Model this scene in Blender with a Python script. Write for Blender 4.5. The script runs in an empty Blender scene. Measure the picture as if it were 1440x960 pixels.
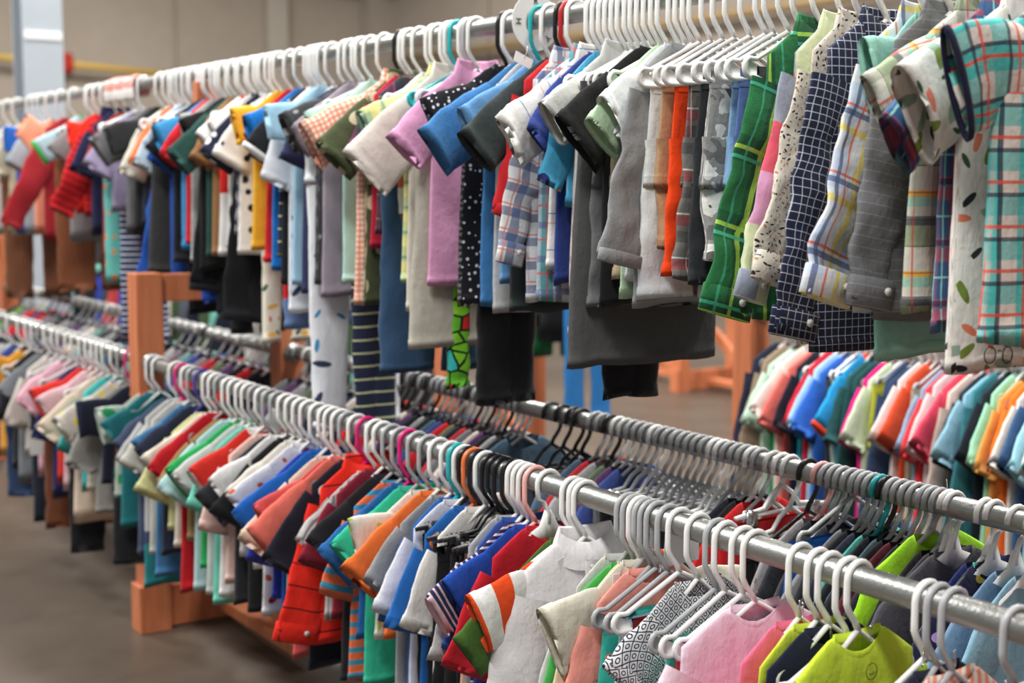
import bpy, bmesh, math, random, re
from math import sin, cos, pi, tan, atan, atan2, sqrt, radians
from mathutils import Vector, Matrix, noise as mnoise
random.seed(11)
scene = bpy.context.scene
COL = scene.collection

# ------------------------------------------------------------------ camera
CAMZ = 1.49
TH = math.atan(0.6707)            # heading, clockwise from +Y
PT = math.atan(0.1135)            # pitch down
F = 2000.0
fwd = Vector((sin(TH)*cos(PT), cos(TH)*cos(PT), -sin(PT)))
rgt = Vector((cos(TH), -sin(TH), 0))
upv = rgt.cross(fwd)
CP = Vector((0, 0, CAMZ))
cd = bpy.data.cameras.new('camera'); cam = bpy.data.objects.new('camera', cd); COL.objects.link(cam)
cam.matrix_world = Matrix.Translation(CP) @ Matrix((rgt, upv, -fwd)).transposed().to_4x4()
cd.sensor_width = 36; cd.lens = 50; cd.clip_end = 200
cd.dof.use_dof = True; cd.dof.focus_distance = 2.5; cd.dof.aperture_fstop = 3.2
scene.camera = cam
def ray(u, v):
    return fwd*F + rgt*(u-720) + upv*(480-v)
def on_x(u, v, x):                # point of the pixel's ray on plane X = x
    d = ray(u, v); return CP + d*(x/d.x)
def on_y(u, v, y):
    d = ray(u, v); return CP + d*(y/d.y)
def at_depth(u, v, z):
    return CP + ray(u, v)*(z/F)
def proj(p):
    q = Vector(p)-CP; w = q.dot(fwd); return 720+F*q.dot(rgt)/w, 480-F*q.dot(upv)/w

# ------------------------------------------------------------------ world, light, exposure
W = bpy.data.worlds.new('world'); scene.world = W; W.use_nodes = True
bg = W.node_tree.nodes['Background']; bg.inputs[0].default_value = (0.93, 0.96, 1.0, 1); bg.inputs[1].default_value = 0.29
scene.view_settings.view_transform = 'Standard'; scene.view_settings.look = 'None'
scene.view_settings.exposure = 0.0; scene.view_settings.gamma = 1.0
def area(name, loc, sx, sy, power, col=(1, .97, .93), tgt=None):
    l = bpy.data.lights.new(name, 'AREA'); l.shape = 'RECTANGLE'; l.size = sx; l.size_y = sy; l.energy = power; l.color = col
    o = bpy.data.objects.new(name, l); COL.objects.link(o); o.location = loc
    if tgt is not None:
        o.rotation_euler = (Vector(tgt)-Vector(loc)).to_track_quat('-Z', 'Y').to_euler()
    return o
for i, (x, y) in enumerate([(-1.6, 0.2), (-1.6, 5.0), (3.4, 2.0), (3.4, 8.0), (9.0, 6.0), (-1.0, 12.0), (6.0, 15.0)]):
    area('high_bay_light', (x, y, 6.3), 0.7, 3.2, 430 if i < 4 else (460 if i == 4 else 900))

# ------------------------------------------------------------------ materials
def lin(c):
    r = []
    for v in c[:3]:
        v = v/255.0
        r.append(v/12.92 if v <= .04045 else ((v+.055)/1.055)**2.4)
    return (r[0], r[1], r[2], 1)
class NT:
    def __init__(s, m): s.t = m.node_tree; s.n = s.t.nodes; s.l = s.t.links
    def inp(s, node, i, v):
        if v is None: return
        if hasattr(v, 'is_output'): s.l.new(v, node.inputs[i])
        else: node.inputs[i].default_value = v
    def math(s, op, a, b=None, c=None):
        n = s.n.new('ShaderNodeMath'); n.operation = op; s.inp(n, 0, a); s.inp(n, 1, b); s.inp(n, 2, c); return n.outputs[0]
    def mix(s, f, a, b):
        n = s.n.new('ShaderNodeMix'); n.data_type = 'RGBA'; s.inp(n, 0, f); s.inp(n, 6, a); s.inp(n, 7, b); return n.outputs[2]
    def uv(s):
        n = s.n.new('ShaderNodeUVMap'); sp = s.n.new('ShaderNodeSeparateXYZ'); s.l.new(n.outputs[0], sp.inputs[0]); return n.outputs[0], sp.outputs[0], sp.outputs[1]
    def vmul(s, v, k):
        n = s.n.new('ShaderNodeVectorMath'); n.operation = 'SCALE'; s.inp(n, 0, v); n.inputs[3].default_value = k; return n.outputs[0]
    def noise(s, v, sc, det=2.0, rough=.5, dim='3D'):
        n = s.n.new('ShaderNodeTexNoise'); n.noise_dimensions = dim; s.inp(n, 'Vector', v); n.inputs['Scale'].default_value = sc; n.inputs['Detail'].default_value = det; n.inputs['Roughness'].default_value = rough; return n.outputs[0]
    def ramp(s, f, stops, const=True):
        n = s.n.new('ShaderNodeValToRGB'); r = n.color_ramp; r.interpolation = 'CONSTANT' if const else 'LINEAR'
        while len(r.elements) < len(stops): r.elements.new(1)
        for e, (p, c) in zip(r.elements, stops): e.position = p; e.color = lin(c)
        s.inp(n, 0, f); return n.outputs[0]
    def band(s, x, per, wid, off=0.0):          # 1 inside a line of width wid that repeats every per metres
        a = s.math('ADD', x, off+50*per); a = s.math('MODULO', a, per); return s.math('LESS_THAN', a, wid)
MC = {}
def newmat(name):
    m = bpy.data.materials.new(name); m.use_nodes = True
    return m, NT(m), m.node_tree.nodes['Principled BSDF']
def fabric(p):
    """p: pattern tuple, first item says the weave"""
    key = repr(p)
    if key in MC: return MC[key]
    m, t, b = newmat('fabric_'+p[0])
    uv, ux, uy = t.uv(); k = p[0]; L = lin
    if k == 's': c = L(p[1])
    elif k == 'heather':
        n = t.noise(t.vmul(uv, 1), 420, 3, .7); c = t.mix(t.math('MULTIPLY', n, 1.0), L(p[1]), L(p[2]))
    elif k == 'stripe':      # c1, c2, period, width, axis(0 vertical lines,1 horizontal)
        c = t.mix(t.band(uy if p[5] else ux, p[3], p[4]), L(p[1]), L(p[2]))
    elif k == 'plaid':       # base, [(col, axis, period, width, offset, strength)]
        c = L(p[1])
        for (cc, ax, per, wid, off, st) in p[2]:
            f = t.math('MULTIPLY', t.band(uy if ax else ux, per, wid, off), st); c = t.mix(f, c, L(cc))
    elif k == 'leaf':        # base, [cols], scale, size, aspect, share
        vs = t.n.new('ShaderNodeTexVoronoi'); vs.voronoi_dimensions = '2D'; t.inp(vs, 'Vector', uv); vs.inputs['Scale'].default_value = p[3]; vs.inputs['Randomness'].default_value = .8
        sb = t.n.new('ShaderNodeVectorMath'); sb.operation = 'SUBTRACT'; t.inp(sb, 0, uv); t.inp(sb, 1, vs.outputs['Position'])
        rnd = t.n.new('ShaderNodeSeparateColor'); t.inp(rnd, 0, vs.outputs['Color'])
        ro = t.n.new('ShaderNodeVectorRotate'); ro.rotation_type = 'Z_AXIS'; t.inp(ro, 'Vector', sb.outputs[0]); t.inp(ro, 'Angle', t.math('MULTIPLY', rnd.outputs[0], 6.28))
        mp = t.n.new('ShaderNodeMapping'); t.inp(mp, 0, ro.outputs[0]); mp.inputs['Scale'].default_value = (1, p[5], 1)
        ln = t.n.new('ShaderNodeVectorMath'); ln.operation = 'LENGTH'; t.inp(ln, 0, mp.outputs[0])
        f = t.math('LESS_THAN', ln.outputs['Value'], t.math('MULTIPLY', p[4], t.math('ADD', .55, t.math('MULTIPLY', rnd.outputs[2], .8))))
        f = t.math('MULTIPLY', f, t.math('LESS_THAN', rnd.outputs[1], p[6] if len(p) > 6 else 1.0))
        cols = p[2]; c2 = t.ramp(rnd.outputs[2], [(i/len(cols), q) for i, q in enumerate(cols)])
        c = t.mix(f, L(p[1]), c2)
    elif k == 'camo':        # [cols], scale
        n = t.noise(uv, p[2], 2.5, .5); cols = p[1]
        c = t.ramp(n, [(0, cols[0])]+[(.36+.28*i/(len(cols)-1), q) for i, q in enumerate(cols[1:])])
    elif k == 'block':       # [cols], size, second size
        fx = t.math('FLOOR', t.math('MULTIPLY', ux, 1/p[2])); fy = t.math('FLOOR', t.math('MULTIPLY', uy, 1/p[3]))
        cm = t.n.new('ShaderNodeCombineXYZ'); t.inp(cm, 0, fx); t.inp(cm, 1, fy)
        wn = t.n.new('ShaderNodeTexWhiteNoise'); wn.noise_dimensions = '2D'; t.inp(wn, 'Vector', cm.outputs[0])
        cols = p[1]; c = t.ramp(wn.outputs[0], [(i/len(cols), q) for i, q in enumerate(cols)])
    elif k == 'ombre':       # c1 top, c2 bottom, cloud
        n = t.noise(uv, 9, 2); f = t.math('ADD', t.math('MULTIPLY', uy, -2.4), t.math('SUBTRACT', n, .9)); n2 = t.n.new('ShaderNodeClamp'); t.inp(n2, 0, f)
        c = t.mix(n2.outputs[0], L(p[1]), L(p[2]))
    elif k == 'lattice':     # base, line, cell
        a = t.math('ABSOLUTE', t.math('SUBTRACT', t.math('FRACT', t.math('MULTIPLY', t.math('ADD', ux, uy), 1/p[3])), .5))
        d = t.math('ABSOLUTE', t.math('SUBTRACT', t.math('FRACT', t.math('MULTIPLY', t.math('SUBTRACT', ux, uy), 1/p[3])), .5))
        mx = t.math('MAXIMUM', a, d); r = t.math('ADD', t.math('MULTIPLY', a, a), t.math('MULTIPLY', d, d)); r = t.math('SQRT', r)
        f = t.math('MAXIMUM', t.math('GREATER_THAN', mx, .44), t.math('MULTIPLY', t.math('GREATER_THAN', r, .16), t.math('LESS_THAN', r, .28)))
        c = t.mix(f, L(p[1]), L(p[2]))
    elif k == 'blotch':      # cartoon-like blobs: cols, scale, outline
        vs = t.n.new('ShaderNodeTexVoronoi'); vs.voronoi_dimensions = '2D'; t.inp(vs, 'Vector', uv); vs.inputs['Scale'].default_value = p[2]
        ve = t.n.new('ShaderNodeTexVoronoi'); ve.voronoi_dimensions = '2D'; ve.feature = 'DISTANCE_TO_EDGE'; t.inp(ve, 'Vector', uv); ve.inputs['Scale'].default_value = p[2]
        rnd = t.n.new('ShaderNodeSeparateColor'); t.inp(rnd, 0, vs.outputs['Color']); cols = p[1]
        c2 = t.ramp(rnd.outputs[0], [(i/len(cols), q) for i, q in enumerate(cols)])
        c = t.mix(t.math('LESS_THAN', ve.outputs['Distance'], .07), c2, L(p[3]))
    elif k == 'bands':       # [(v limit from top in m, col)...]
        st = [(min(1, max(0, a)), q) for a, q in p[1]]; c = t.ramp(t.math('MULTIPLY', uy, -1), st)
    # slight uneven dye and cloth wrinkles as fine relief
    og = t.n.new('ShaderNodeTexCoord')
    n = t.noise(og.outputs['Object'], 26, 3, .6)
    hs = t.n.new('ShaderNodeHueSaturation'); t.inp(hs, 'Value', t.math('ADD', .94, t.math('MULTIPLY', n, .12))); t.inp(hs, 'Color', c)
    t.l.new(hs.outputs[0], b.inputs['Base Color'])
    b.inputs['Roughness'].default_value = .88; b.inputs['Specular IOR Level'].default_value = .2
    b.inputs['Sheen Weight'].default_value = .08; b.inputs['Sheen Roughness'].default_value = .5
    mp = t.n.new('ShaderNodeMapping'); t.inp(mp, 0, og.outputs['Object']); mp.inputs['Scale'].default_value = (1.5, 1.5, .6)
    w1 = t.noise(mp.outputs[0], 17, 4, .55); w2 = t.noise(og.outputs['Object'], 60, 3, .6)
    bp = t.n.new('ShaderNodeBump'); bp.inputs['Strength'].default_value = .5; bp.inputs['Distance'].default_value = .012
    t.inp(bp, 'Height', t.math('ADD', w1, t.math('MULTIPLY', w2, .26))); t.l.new(bp.outputs[0], b.inputs['Normal'])
    MC[key] = m; return m
def plain(name, c, rough=.5, metal=0, spec=.5, emit=None, bump=0, bscale=30, var=.06, vscale=6):
    key = 'P'+name
    if key in MC: return MC[key]
    m, t, b = newmat(name)
    g = t.n.new('ShaderNodeTexCoord'); n = t.noise(g.outputs['Object'], vscale, 4, .6)
    hs = t.n.new('ShaderNodeHueSaturation'); hs.inputs['Color'].default_value = lin(c); t.inp(hs, 'Value', t.math('ADD', 1-var, t.math('MULTIPLY', n, 2*var)))
    t.l.new(hs.outputs[0], b.inputs['Base Color']); b.inputs['Roughness'].default_value = rough; b.inputs['Metallic'].default_value = metal; b.inputs['Specular IOR Level'].default_value = spec
    if bump:
        n2 = t.noise(g.outputs['Object'], bscale, 4, .6); bp = t.n.new('ShaderNodeBump'); bp.inputs['Strength'].default_value = bump; bp.inputs['Distance'].default_value = .01; t.inp(bp, 'Height', n2); t.l.new(bp.outputs[0], b.inputs['Normal'])
    MC[key] = m; return m
def wood():
    if 'wood' in MC: return MC['wood']
    m, t, b = newmat('redwood_board'); g = t.n.new('ShaderNodeTexCoord')
    mp = t.n.new('ShaderNodeMapping'); t.inp(mp, 0, g.outputs['Object']); mp.inputs['Scale'].default_value = (14, 14, 1.2)
    n = t.noise(mp.outputs[0], 2.2, 4, .6); c = t.ramp(n, [(.25, (176, 98, 60)), (.5, (196, 116, 76)), (.75, (208, 132, 90))], False)
    t.l.new(c, b.inputs['Base Color']); b.inputs['Roughness'].default_value = .6
    MC['wood'] = m; return m
def concrete(name, c1, c2, rough, sc=.5, spec=.4):
    m, t, b = newmat(name); g = t.n.new('ShaderNodeTexCoord')
    n = t.noise(g.outputs['Object'], sc, 6, .6); n2 = t.noise(g.outputs['Object'], sc*9, 4, .6)
    f = t.math('ADD', t.math('MULTIPLY', n, .75), t.math('MULTIPLY', n2, .25))
    c = t.ramp(f, [(.3, c1), (.7, c2)], False); t.l.new(c, b.inputs['Base Color'])
    t.inp(b, 'Roughness', t.math('ADD', rough, t.math('MULTIPLY', n2, .2))); b.inputs['Specular IOR Level'].default_value = spec
    return m
M_pipe = plain('galvanised_steel', (170, 172, 168), .36, .85, bump=.15, bscale=90, var=.05, vscale=40)
M_steel = plain('bright_steel_wire', (200, 200, 200), .25, 1)
HC = {n: plain(n+'_plastic', c, r, 0, .5, var=.02) for n, c, r in [('white', (232, 232, 230), .38), ('grey', (168, 170, 172), .4), ('black', (22, 22, 24), .35), ('teal', (30, 170, 175), .4),
      ('red', (180, 24, 34), .4), ('pink', (238, 178, 172), .4), ('magenta', (214, 30, 120), .4), ('purple', (70, 60, 150), .4), ('orange', (225, 118, 60), .4), ('aqua', (120, 205, 205), .4), ('clear', (205, 205, 200), .2)]}

# ------------------------------------------------------------------ mesh helpers
def tag(o, label=None, cat=None, group=None, kind=None):
    if label: o['label'] = label
    if cat: o['category'] = cat
    if group: o['group'] = group
    if kind: o['kind'] = kind
    return o
def mk(name, vs, fs, mat, parent=None, uvs=None, smooth=True):
    me = bpy.data.meshes.new(name); me.from_pydata(vs, [], fs); 
    if uvs is not None:
        ul = me.uv_layers.new(name='UVMap'); li = [0]*len(me.loops); me.loops.foreach_get('vertex_index', li)
        fl = []
        for i in li: fl.extend(uvs[i])
        ul.data.foreach_set('uv', fl)
    if smooth: me.polygons.foreach_set('use_smooth', [True]*len(me.polygons))
    if mat: me.materials.append(mat)
    me.update()
    o = bpy.data.objects.new(name, me); COL.objects.link(o)
    if parent: o.parent = parent
    return o
def empty(name, loc=(0, 0, 0)):
    o = bpy.data.objects.new(name, None); COL.objects.link(o); o.location = loc; return o
class G:                                   # geometry collector
    def __init__(s): s.v = []; s.f = []; s.uv = []
    def box(s, c, d, M=None, bev=0):
        n = len(s.v)
        for dx, dy, dz in [(-1,-1,-1),(1,-1,-1),(1,1,-1),(-1,1,-1),(-1,-1,1),(1,-1,1),(1,1,1),(-1,1,1)]:
            p = Vector((dx*d[0]/2, dy*d[1]/2, dz*d[2]/2)); 
            if M is not None: p = M @ p
            s.v.append(tuple(p+Vector(c))); s.uv.append((p.x, p.z))
        s.f += [tuple(n+i for i in q) for q in [(0,3,2,1),(4,5,6,7),(0,1,5,4),(1,2,6,5),(2,3,7,6),(3,0,4,7)]]
    def bar(s, a, b, w, h):
        a = Vector(a); b = Vector(b); d = b-a; q = d.to_track_quat('Z', 'Y').to_matrix(); s.box((a+b)/2, (w, h, d.length), q)
    def tube(s, pts, r, k=8, closed=False, caps=True, flat=1.0):
        pts = [Vector(p) for p in pts]; n0 = len(s.v); N = len(pts); nrm = None
        for i, p in enumerate(pts):
            a = pts[i-1] if (i > 0 or closed) else p; b = pts[(i+1) % N] if (i < N-1 or closed) else p
            t = (b-a).normalized()
            if nrm is None: nrm = t.orthogonal().normalized() if abs(t.y) > .9 else t.cross(Vector((0, 1, 0))).normalized()
            nrm = (nrm - t*nrm.dot(t)).normalized(); bn = t.cross(nrm)
            rr = r[i] if isinstance(r, (list, tuple)) else r
            for j in range(k):
                an = 2*pi*j/k; s.v.append(tuple(p + nrm*cos(an)*rr + bn*sin(an)*rr*flat)); s.uv.append((j*.01, i*.01))
        M_ = N if closed else N-1
        for i in range(M_):
            for j in range(k):
                a = n0+i*k+j; b = n0+i*k+(j+1) % k; c = n0+((i+1) % N)*k+(j+1) % k; d = n0+((i+1) % N)*k+j
                s.f.append((a, b, c, d))
        if caps and not closed:
            s.f.append(tuple(n0+j for j in range(k))[::-1]); s.f.append(tuple(n0+(N-1)*k+j for j in range(k)))
    def rings(s, rings, uvr=None, capa=False, capb=False):
        n0 = len(s.v); K = len(rings[0])
        for i, r in enumerate(rings):
            for j, p in enumerate(r):
                s.v.append(tuple(p)); s.uv.append(uvr[i][j] if uvr else (p[0], p[2]))
        for i in range(len(rings)-1):
            for j in range(K):
                s.f.append((n0+i*K+j, n0+(i+1)*K+j, n0+(i+1)*K+(j+1) % K, n0+i*K+(j+1) % K))
    def build(s, name, mat, parent=None, smooth=True): return mk(name, s.v, s.f, mat, parent, s.uv, smooth)
def bevel(o, w=.004, seg=2):
    m = o.modifiers.new('bevel', 'BEVEL'); m.width = w; m.segments = seg; m.limit_method = 'ANGLE'; return o
def arc(c, r, a0, a1, n):
    return [(c[0]+r*cos(a0+(a1-a0)*i/n), 0, c[1]+r*sin(a0+(a1-a0)*i/n)) for i in range(n+1)]

# ------------------------------------------------------------------ the hall
M_floor = concrete('polished_concrete', (64, 56, 48), (98, 86, 74), .30, .35, .5)
M_wall = concrete('concrete_wall', (158, 147, 134), (176, 165, 152), .8, .4, .2)
M_wall2 = concrete('concrete_pilaster', (168, 160, 148), (180, 172, 160), .8, .6, .2)
M_dark = plain('dark_beam_paint', (98, 88, 78), .7)
def solid(name, c, d, mat, kind='structure', parent=None, bev=0):
    g = G(); g.box(c, d); o = g.build(name, mat, parent, False)
    if kind: o['kind'] = kind
    if bev: bevel(o, bev)
    return o
YW, XW = 22.0, 12.05
solid('floor', (2, 9, -.1), (44, 44, .2), M_floor)
wl = solid('wall_back', (0, YW+.15, 3.4), (26, .3, 6.8), M_wall)
wr = solid('wall_right', (XW+.15, 8, 3.4), (.3, 30, 6.8), M_wall)
for i, x in enumerate([-8, -4.6, -1.2, 2.2, 4.9]):                     # wall panels stand proud, the joints between them are recessed
    g = G(); g.box((x+1.68 if i < 4 else 6.6, YW-.03, 3.4), (3.3, .06, 6.8)); o = g.build('panel', M_wall, wl, False)
g = G(); g.box((10.1, YW-.03, 3.4), (3.5, .06, 6.8)); g.build('panel', M_wall, wl, False)
for i in range(8):
    g = G(); g.box((XW-.03, 20.2-3.4*i, 3.4), (.06, 3.34, 6.8)); g.build('panel', M_wall, wr, False)
p = at_depth(389, 60, 26.5); g = G(); g.box((on_y(389, 60, YW-.2).x, YW-.16, 3.4), (.36, .24, 6.8)); g.build('pilaster', M_wall2, wl, False)
g = G(); g.box((XW-.22, YW-.22, 3.4), (.5, .5, 6.8)); g.build('pilaster', M_wall, wl, False)
solid('trim_1', (0, YW-.2, 4.88), (24, .5, .5), M_dark); solid('trim_2', (XW-.2, 8, 4.88), (.5, 28, .5), M_dark)
solid('trim_3', (-3, YW-.12, 3.12), (14, .18, .42), plain('shadowed_ledge_paint', (112, 100, 90), .8))  # ledge band in a darker colour than the back wall
g = G(); a = on_y(-60, 74, YW-.4); b = on_y(250, 106, YW-.4); g.tube([a, b], .055, 10)
t_ = tag(g.build('gas_pipe', plain('yellow_pipe_paint', (206, 172, 92), .6)), 'thin yellow pipe running along the concrete back wall', 'pipe')
g = G(); c_ = on_y(84, 89, YW-.4); g.tube([c_+Vector((-.16, 0, 0)), c_+Vector((.16, 0, 0))], .16, 14); g.build('valve', plain('red_valve_paint', (196, 60, 48), .5), t_); g = G(); g.tube([c_+Vector((0, 0, .1)), c_+Vector((0, -.3, .1))], .04, 8); g.build('valve_stem', MC['Pred_valve_paint'], t_)
g = G(); g.tube([(XW-.3, 5, 3.45), (XW-.3, 21, 3.45)], .06, 12); g.box((XW-.2, 10, 3.45), (.3, .1, .1)); g.box((XW-.2, 16, 3.45), (.3, .1, .1))
tag(g.build('wall_duct', plain('ochre_pipe_paint', (168, 142, 100), .6)), 'long ochre pipe along the side wall seen between the upper hooks', 'pipe')
# steel column: an H section with a joint plate
cx = at_depth(53, 60, 10.5)
g = G(); g.box((cx.x, cx.y-.13, 3.3), (.29, .02, 6.6)); g.box((cx.x, cx.y+.13, 3.3), (.29, .02, 6.6)); g.box((cx.x, cx.y, 3.3), (.014, .26, 6.6)); g.box((cx.x, cx.y, .02), (.45, .45, .04))
tag(g.build('steel_column', plain('pale_blue_grey_paint', (158, 167, 175), .5), None, False), 'pale blue-grey steel building column behind the far end of the racks', 'column')
co = [o for o in COL.objects if o.name == 'steel_column'][0]
zb = at_depth(43, 50, 10.4).z
g = G(); g.box((cx.x, cx.y-.147, zb), (.27, .012, .06)); g.build('joint_plate', plain('white_band', (222, 224, 226), .5), co, False)

# ------------------------------------------------------------------ racks
DF, DB, DU = 1.58, 2.08, 1.83           # x of front lower, rear lower, upper rails
ZL, ZU = 0.90, on_x(720, 33, 1.83).z
WD = wood()
def rail(parent, x, z, y0, y1, name='rail'):
    g = G(); g.tube([(x, y0, z), (x, y1, z)], .021, 24); return g.build(name, M_pipe, parent)
def board(parent, c, d, name='board', M=None):
    g = G(); g.box(c, d, M); o = g.build(name, WD, parent, False); bevel(o, .003); return o
def rack(df, db, posts, y0, y1, yu0, yu1, label, zl=ZL, zu=ZU, group=None):
    t = empty('clothes_rack', ((df+db)/2, (y0+y1)/2, 0)); tag(t, label, 'clothes rack', group)
    t.location = (0, 0, 0)
    du = (df+db)/2
    for y in posts:
        board(t, (df, y, .595), (.089, .089, 1.19), 'post'); board(t, (db, y, .595), (.089, .089, 1.19), 'post')
        board(t, (du, y, 1.14), (abs(db-df)-.09, .04, .09), 'crosspiece')
        board(t, (du, y, .075), (abs(db-df)-.09, .04, .14), 'foot')
        board(t, (du, y+.05, (1.09+zu-.03)/2), (.089, .04, zu-.03-1.09), 'upright')
        board(t, (du, y-.35, .02+.045), (.089, .60, .038), 'floor_stretcher')
        g = G(); g.bar((du, y-.06, .42), (du, y-.52, .085), .038, .07); o = g.build('brace', WD, t, False); bevel(o, .003)
        board(t, (df-.0535, y, .08), (.018, .089, .16), 'side_block')
    ys = [y0]+[y for y in posts if y0 < y < y1]+[y1]
    for a, b in zip(ys[:-1], ys[1:]):
        for x in (df, db):
            rail(t, x, zl, a+(.045 if a in posts else 0), b-(.045 if b in posts else 0))
            for yy in (a, b):
                if yy in posts:
                    s = .05 if yy == a else -.05
                    g = G(); g.tube([(x, yy+s-.004, zl), (x, yy+s+.004, zl)], .034, 20); g.build('flange', M_pipe, t)
    rail(t, du, zu, yu0, yu1)
    return t
YP = 4.5
rack(DF, DB, [YP, YP+3.66, .80], .80, YP+3.66, .80, 8.3, 'long wooden rack with steel rails holding the nearest clothes')
rack(3.43, 3.93, [3.62, .2], .2, 3.62, .2, 3.62, 'wooden rack across the aisle behind the nearest rack', zl=1.04)
rack(3.45, 3.95, [5.7, 9.7, 13.7], 5.7, 13.7, 4.85, 13.7, 'wooden rack farther down the next row', zl=.95)
cR = at_depth(995, 520, 10.2)
rack(cR.x-.25, cR.x+.25, [cR.y, cR.y+.9], cR.y, cR.y+.9, cR.y, cR.y+.9, 'distant wooden rack at the far side of the hall')

# ------------------------------------------------------------------ hangers
def hanger_proto(style, hw=.155, up=0):
    """frame mesh + hook mesh (+ clips); origin at the rail's centre, width along X"""
    r = .0046; parts = {}
    hk = G()
    neck = -.112
    R = .0262
    pts = [(0, 0, neck), (-.006, 0, neck+.012), (-.020, 0, neck+.030), (-R, 0, neck+.045), (-R, 0, -.03)] + arc((0, 0), R, pi, 0.12, 9) + [(R, 0, -.012)]
    if style == 'flat':
        pts = [(0, 0, neck), (0, 0, neck+.02), (-.012, 0, -.05), (-.0235, 0, -.028)] + arc((0, 0), .0265, pi*1.06, -.1, 9)
    hk.tube(pts, r*1.05 if style != 'wire' else .002, 8, flat=1.15)
    parts['hook'] = hk
    fr = G()
    if style in ('tube', 'clip2'):
        zc = -.176; loop = [(0, 0, neck)]
        loop += [(-hw+.03, 0, zc+.012-.004)] + arc((-hw+.018, zc-.006), .0165, pi*.62, pi*1.5, 6) + [(0, 0, zc-.0225)] 
        right = [(-x, 0, z) for x, _, z in loop[::-1]][1:-1]
        fr.tube(loop+right, r, 8, closed=True)
        for s in (-1, 1):     # moulded web in the rounded ends
            cxx = s*(hw-.020); n = len(fr.v)
            P = [(cxx-s*.0-s*.016, 0, zc-.006), (cxx+s*.008, 0, zc+.006), (cxx+s*.014, 0, zc-.010), (cxx+s*.004, 0, zc-.021), (cxx-s*.018, 0, zc-.021)]
            for yy in (-.0018, .0018): fr.v += [(x, yy, z) for x, _, z in P]; fr.uv += [(0, 0)]*5
            fr.f += [tuple(n+i for i in range(5)), tuple(n+9-i for i in range(5))]
            fr.f += [(n+i, n+(i+1) % 5, n+5+(i+1) % 5, n+5+i) for i in range(5)]
    elif style == 'flat':     # broad sheet-plastic hanger with a middle strut
        P = []
        outer = [(-hw, -.185), (-hw*.80, -.150), (-hw*.42, -.128), (-.020, -.116), (-.008, -.085), (.008, -.085), (.020, -.116), (hw*.42, -.128), (hw*.80, -.150), (hw, -.185)]
        inner = [(-hw+.012, -.197), (-hw*.74, -.173), (-hw*.40, -.158), (-.018, -.150), (-.006, -.148), (.006, -.148), (.018, -.150), (hw*.40, -.158), (hw*.74, -.173), (hw-.012, -.197)]
        n = len(outer)
        for yy in (-.0028, .0028):
            for a in outer: fr.v.append((a[0], yy, a[1])); fr.uv.append(a)
            for a in inner: fr.v.append((a[0], yy, a[1])); fr.uv.append(a)
        for i in range(n-1):
            fr.f.append((i, n+i, n+i+1, i+1)); fr.f.append((2*n+i, 2*n+i+1, 3*n+i+1, 3*n+i))
            fr.f.append((i, i+1, 2*n+i+1, 2*n+i)); fr.f.append((n+i, 3*n+i, 3*n+i+1, n+i+1))
        fr.box((0, 0, -.178), (.009, .005, .062)); fr.tube([(-hw+.01, 0, -.207), (hw-.01, 0, -.207)], .0035, 6)
        fr.box((-hw+.006, 0, -.198), (.008, .005, .022)); fr.box((hw-.006, 0, -.198), (.008, .005, .022))
    elif style == 'bar':      # trouser hanger: short neck, straight bar
        fr.tube([(0, 0, neck), (-.03, 0, neck-.02), (-.05, 0, neck-.045), (-hw*.9, 0, neck-.056)], .005, 8); fr.tube([(0, 0, neck), (.03, 0, neck-.02), (.05, 0, neck-.045), (hw*.9, 0, neck-.056)], .005, 8); fr.tube([(-hw*.9, 0, neck-.056), (hw*.9, 0, neck-.056)], .0045, 8)
    if style in ('bar', 'clip2'):
        for s in (-1, 1):
            c = G(); c.box((s*hw*.62, -.006, neck-.068), (.030, .005, .046)); c.box((s*hw*.62, .006, neck-.068), (.030, .005, .046)); c.tube([(s*hw*.62-.006, 0, neck-.052), (s*hw*.62+.006, 0, neck-.052)], .009, 10)
            parts['clip%d' % s] = c
    parts['frame'] = fr
    if up:                # a shorter neck: everything under the rail moves up
        for g_ in parts.values(): g_.v = [(x, y, z+up*min(1, max(0, (-z-.03)/.04))) for x, y, z in g_.v]
    return parts
HP = {}
def get_hanger(style, hw, up=0):
    key = (style, round(hw, 3), up)
    if key in HP: return HP[key]
    P = hanger_proto(style, hw, up); out = []
    for k, g in P.items():
        nm = 'frame' if k == 'frame' else ('hook' if k == 'hook' else 'clip')
        me = bpy.data.meshes.new('hanger_'+nm); me.from_pydata(g.v, [], g.f); me.polygons.foreach_set('use_smooth', [True]*len(me.polygons)); me.materials.append(HC['white']); me.update()
        out.append((nm, me))
    HP[key] = out; return out
ITEMS = []     # every garment and hanger, labelled at the end
def hanger(x, y, z, col, style='tube', hw=.155, flip=False, rz=0.0, ry=0.0, up=0):
    parts = get_hanger(style, hw, up); root = None
    for nm, me in sorted(parts, key=lambda q: q[0] != 'frame'):
        o = bpy.data.objects.new('clothes_hanger' if nm == 'frame' else nm, me); COL.objects.link(o)
        o.material_slots[0].link = 'OBJECT'
        o.material_slots[0].material = M_steel if (nm == 'clip' and col in ('white', 'grey') and style == 'bar') else HC[col]
        if nm == 'frame': root = o
        else: o.parent = root
    root.location = (x, y, z); root.rotation_euler = (0, ry, rz+(pi if flip else 0))
    return root

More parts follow.
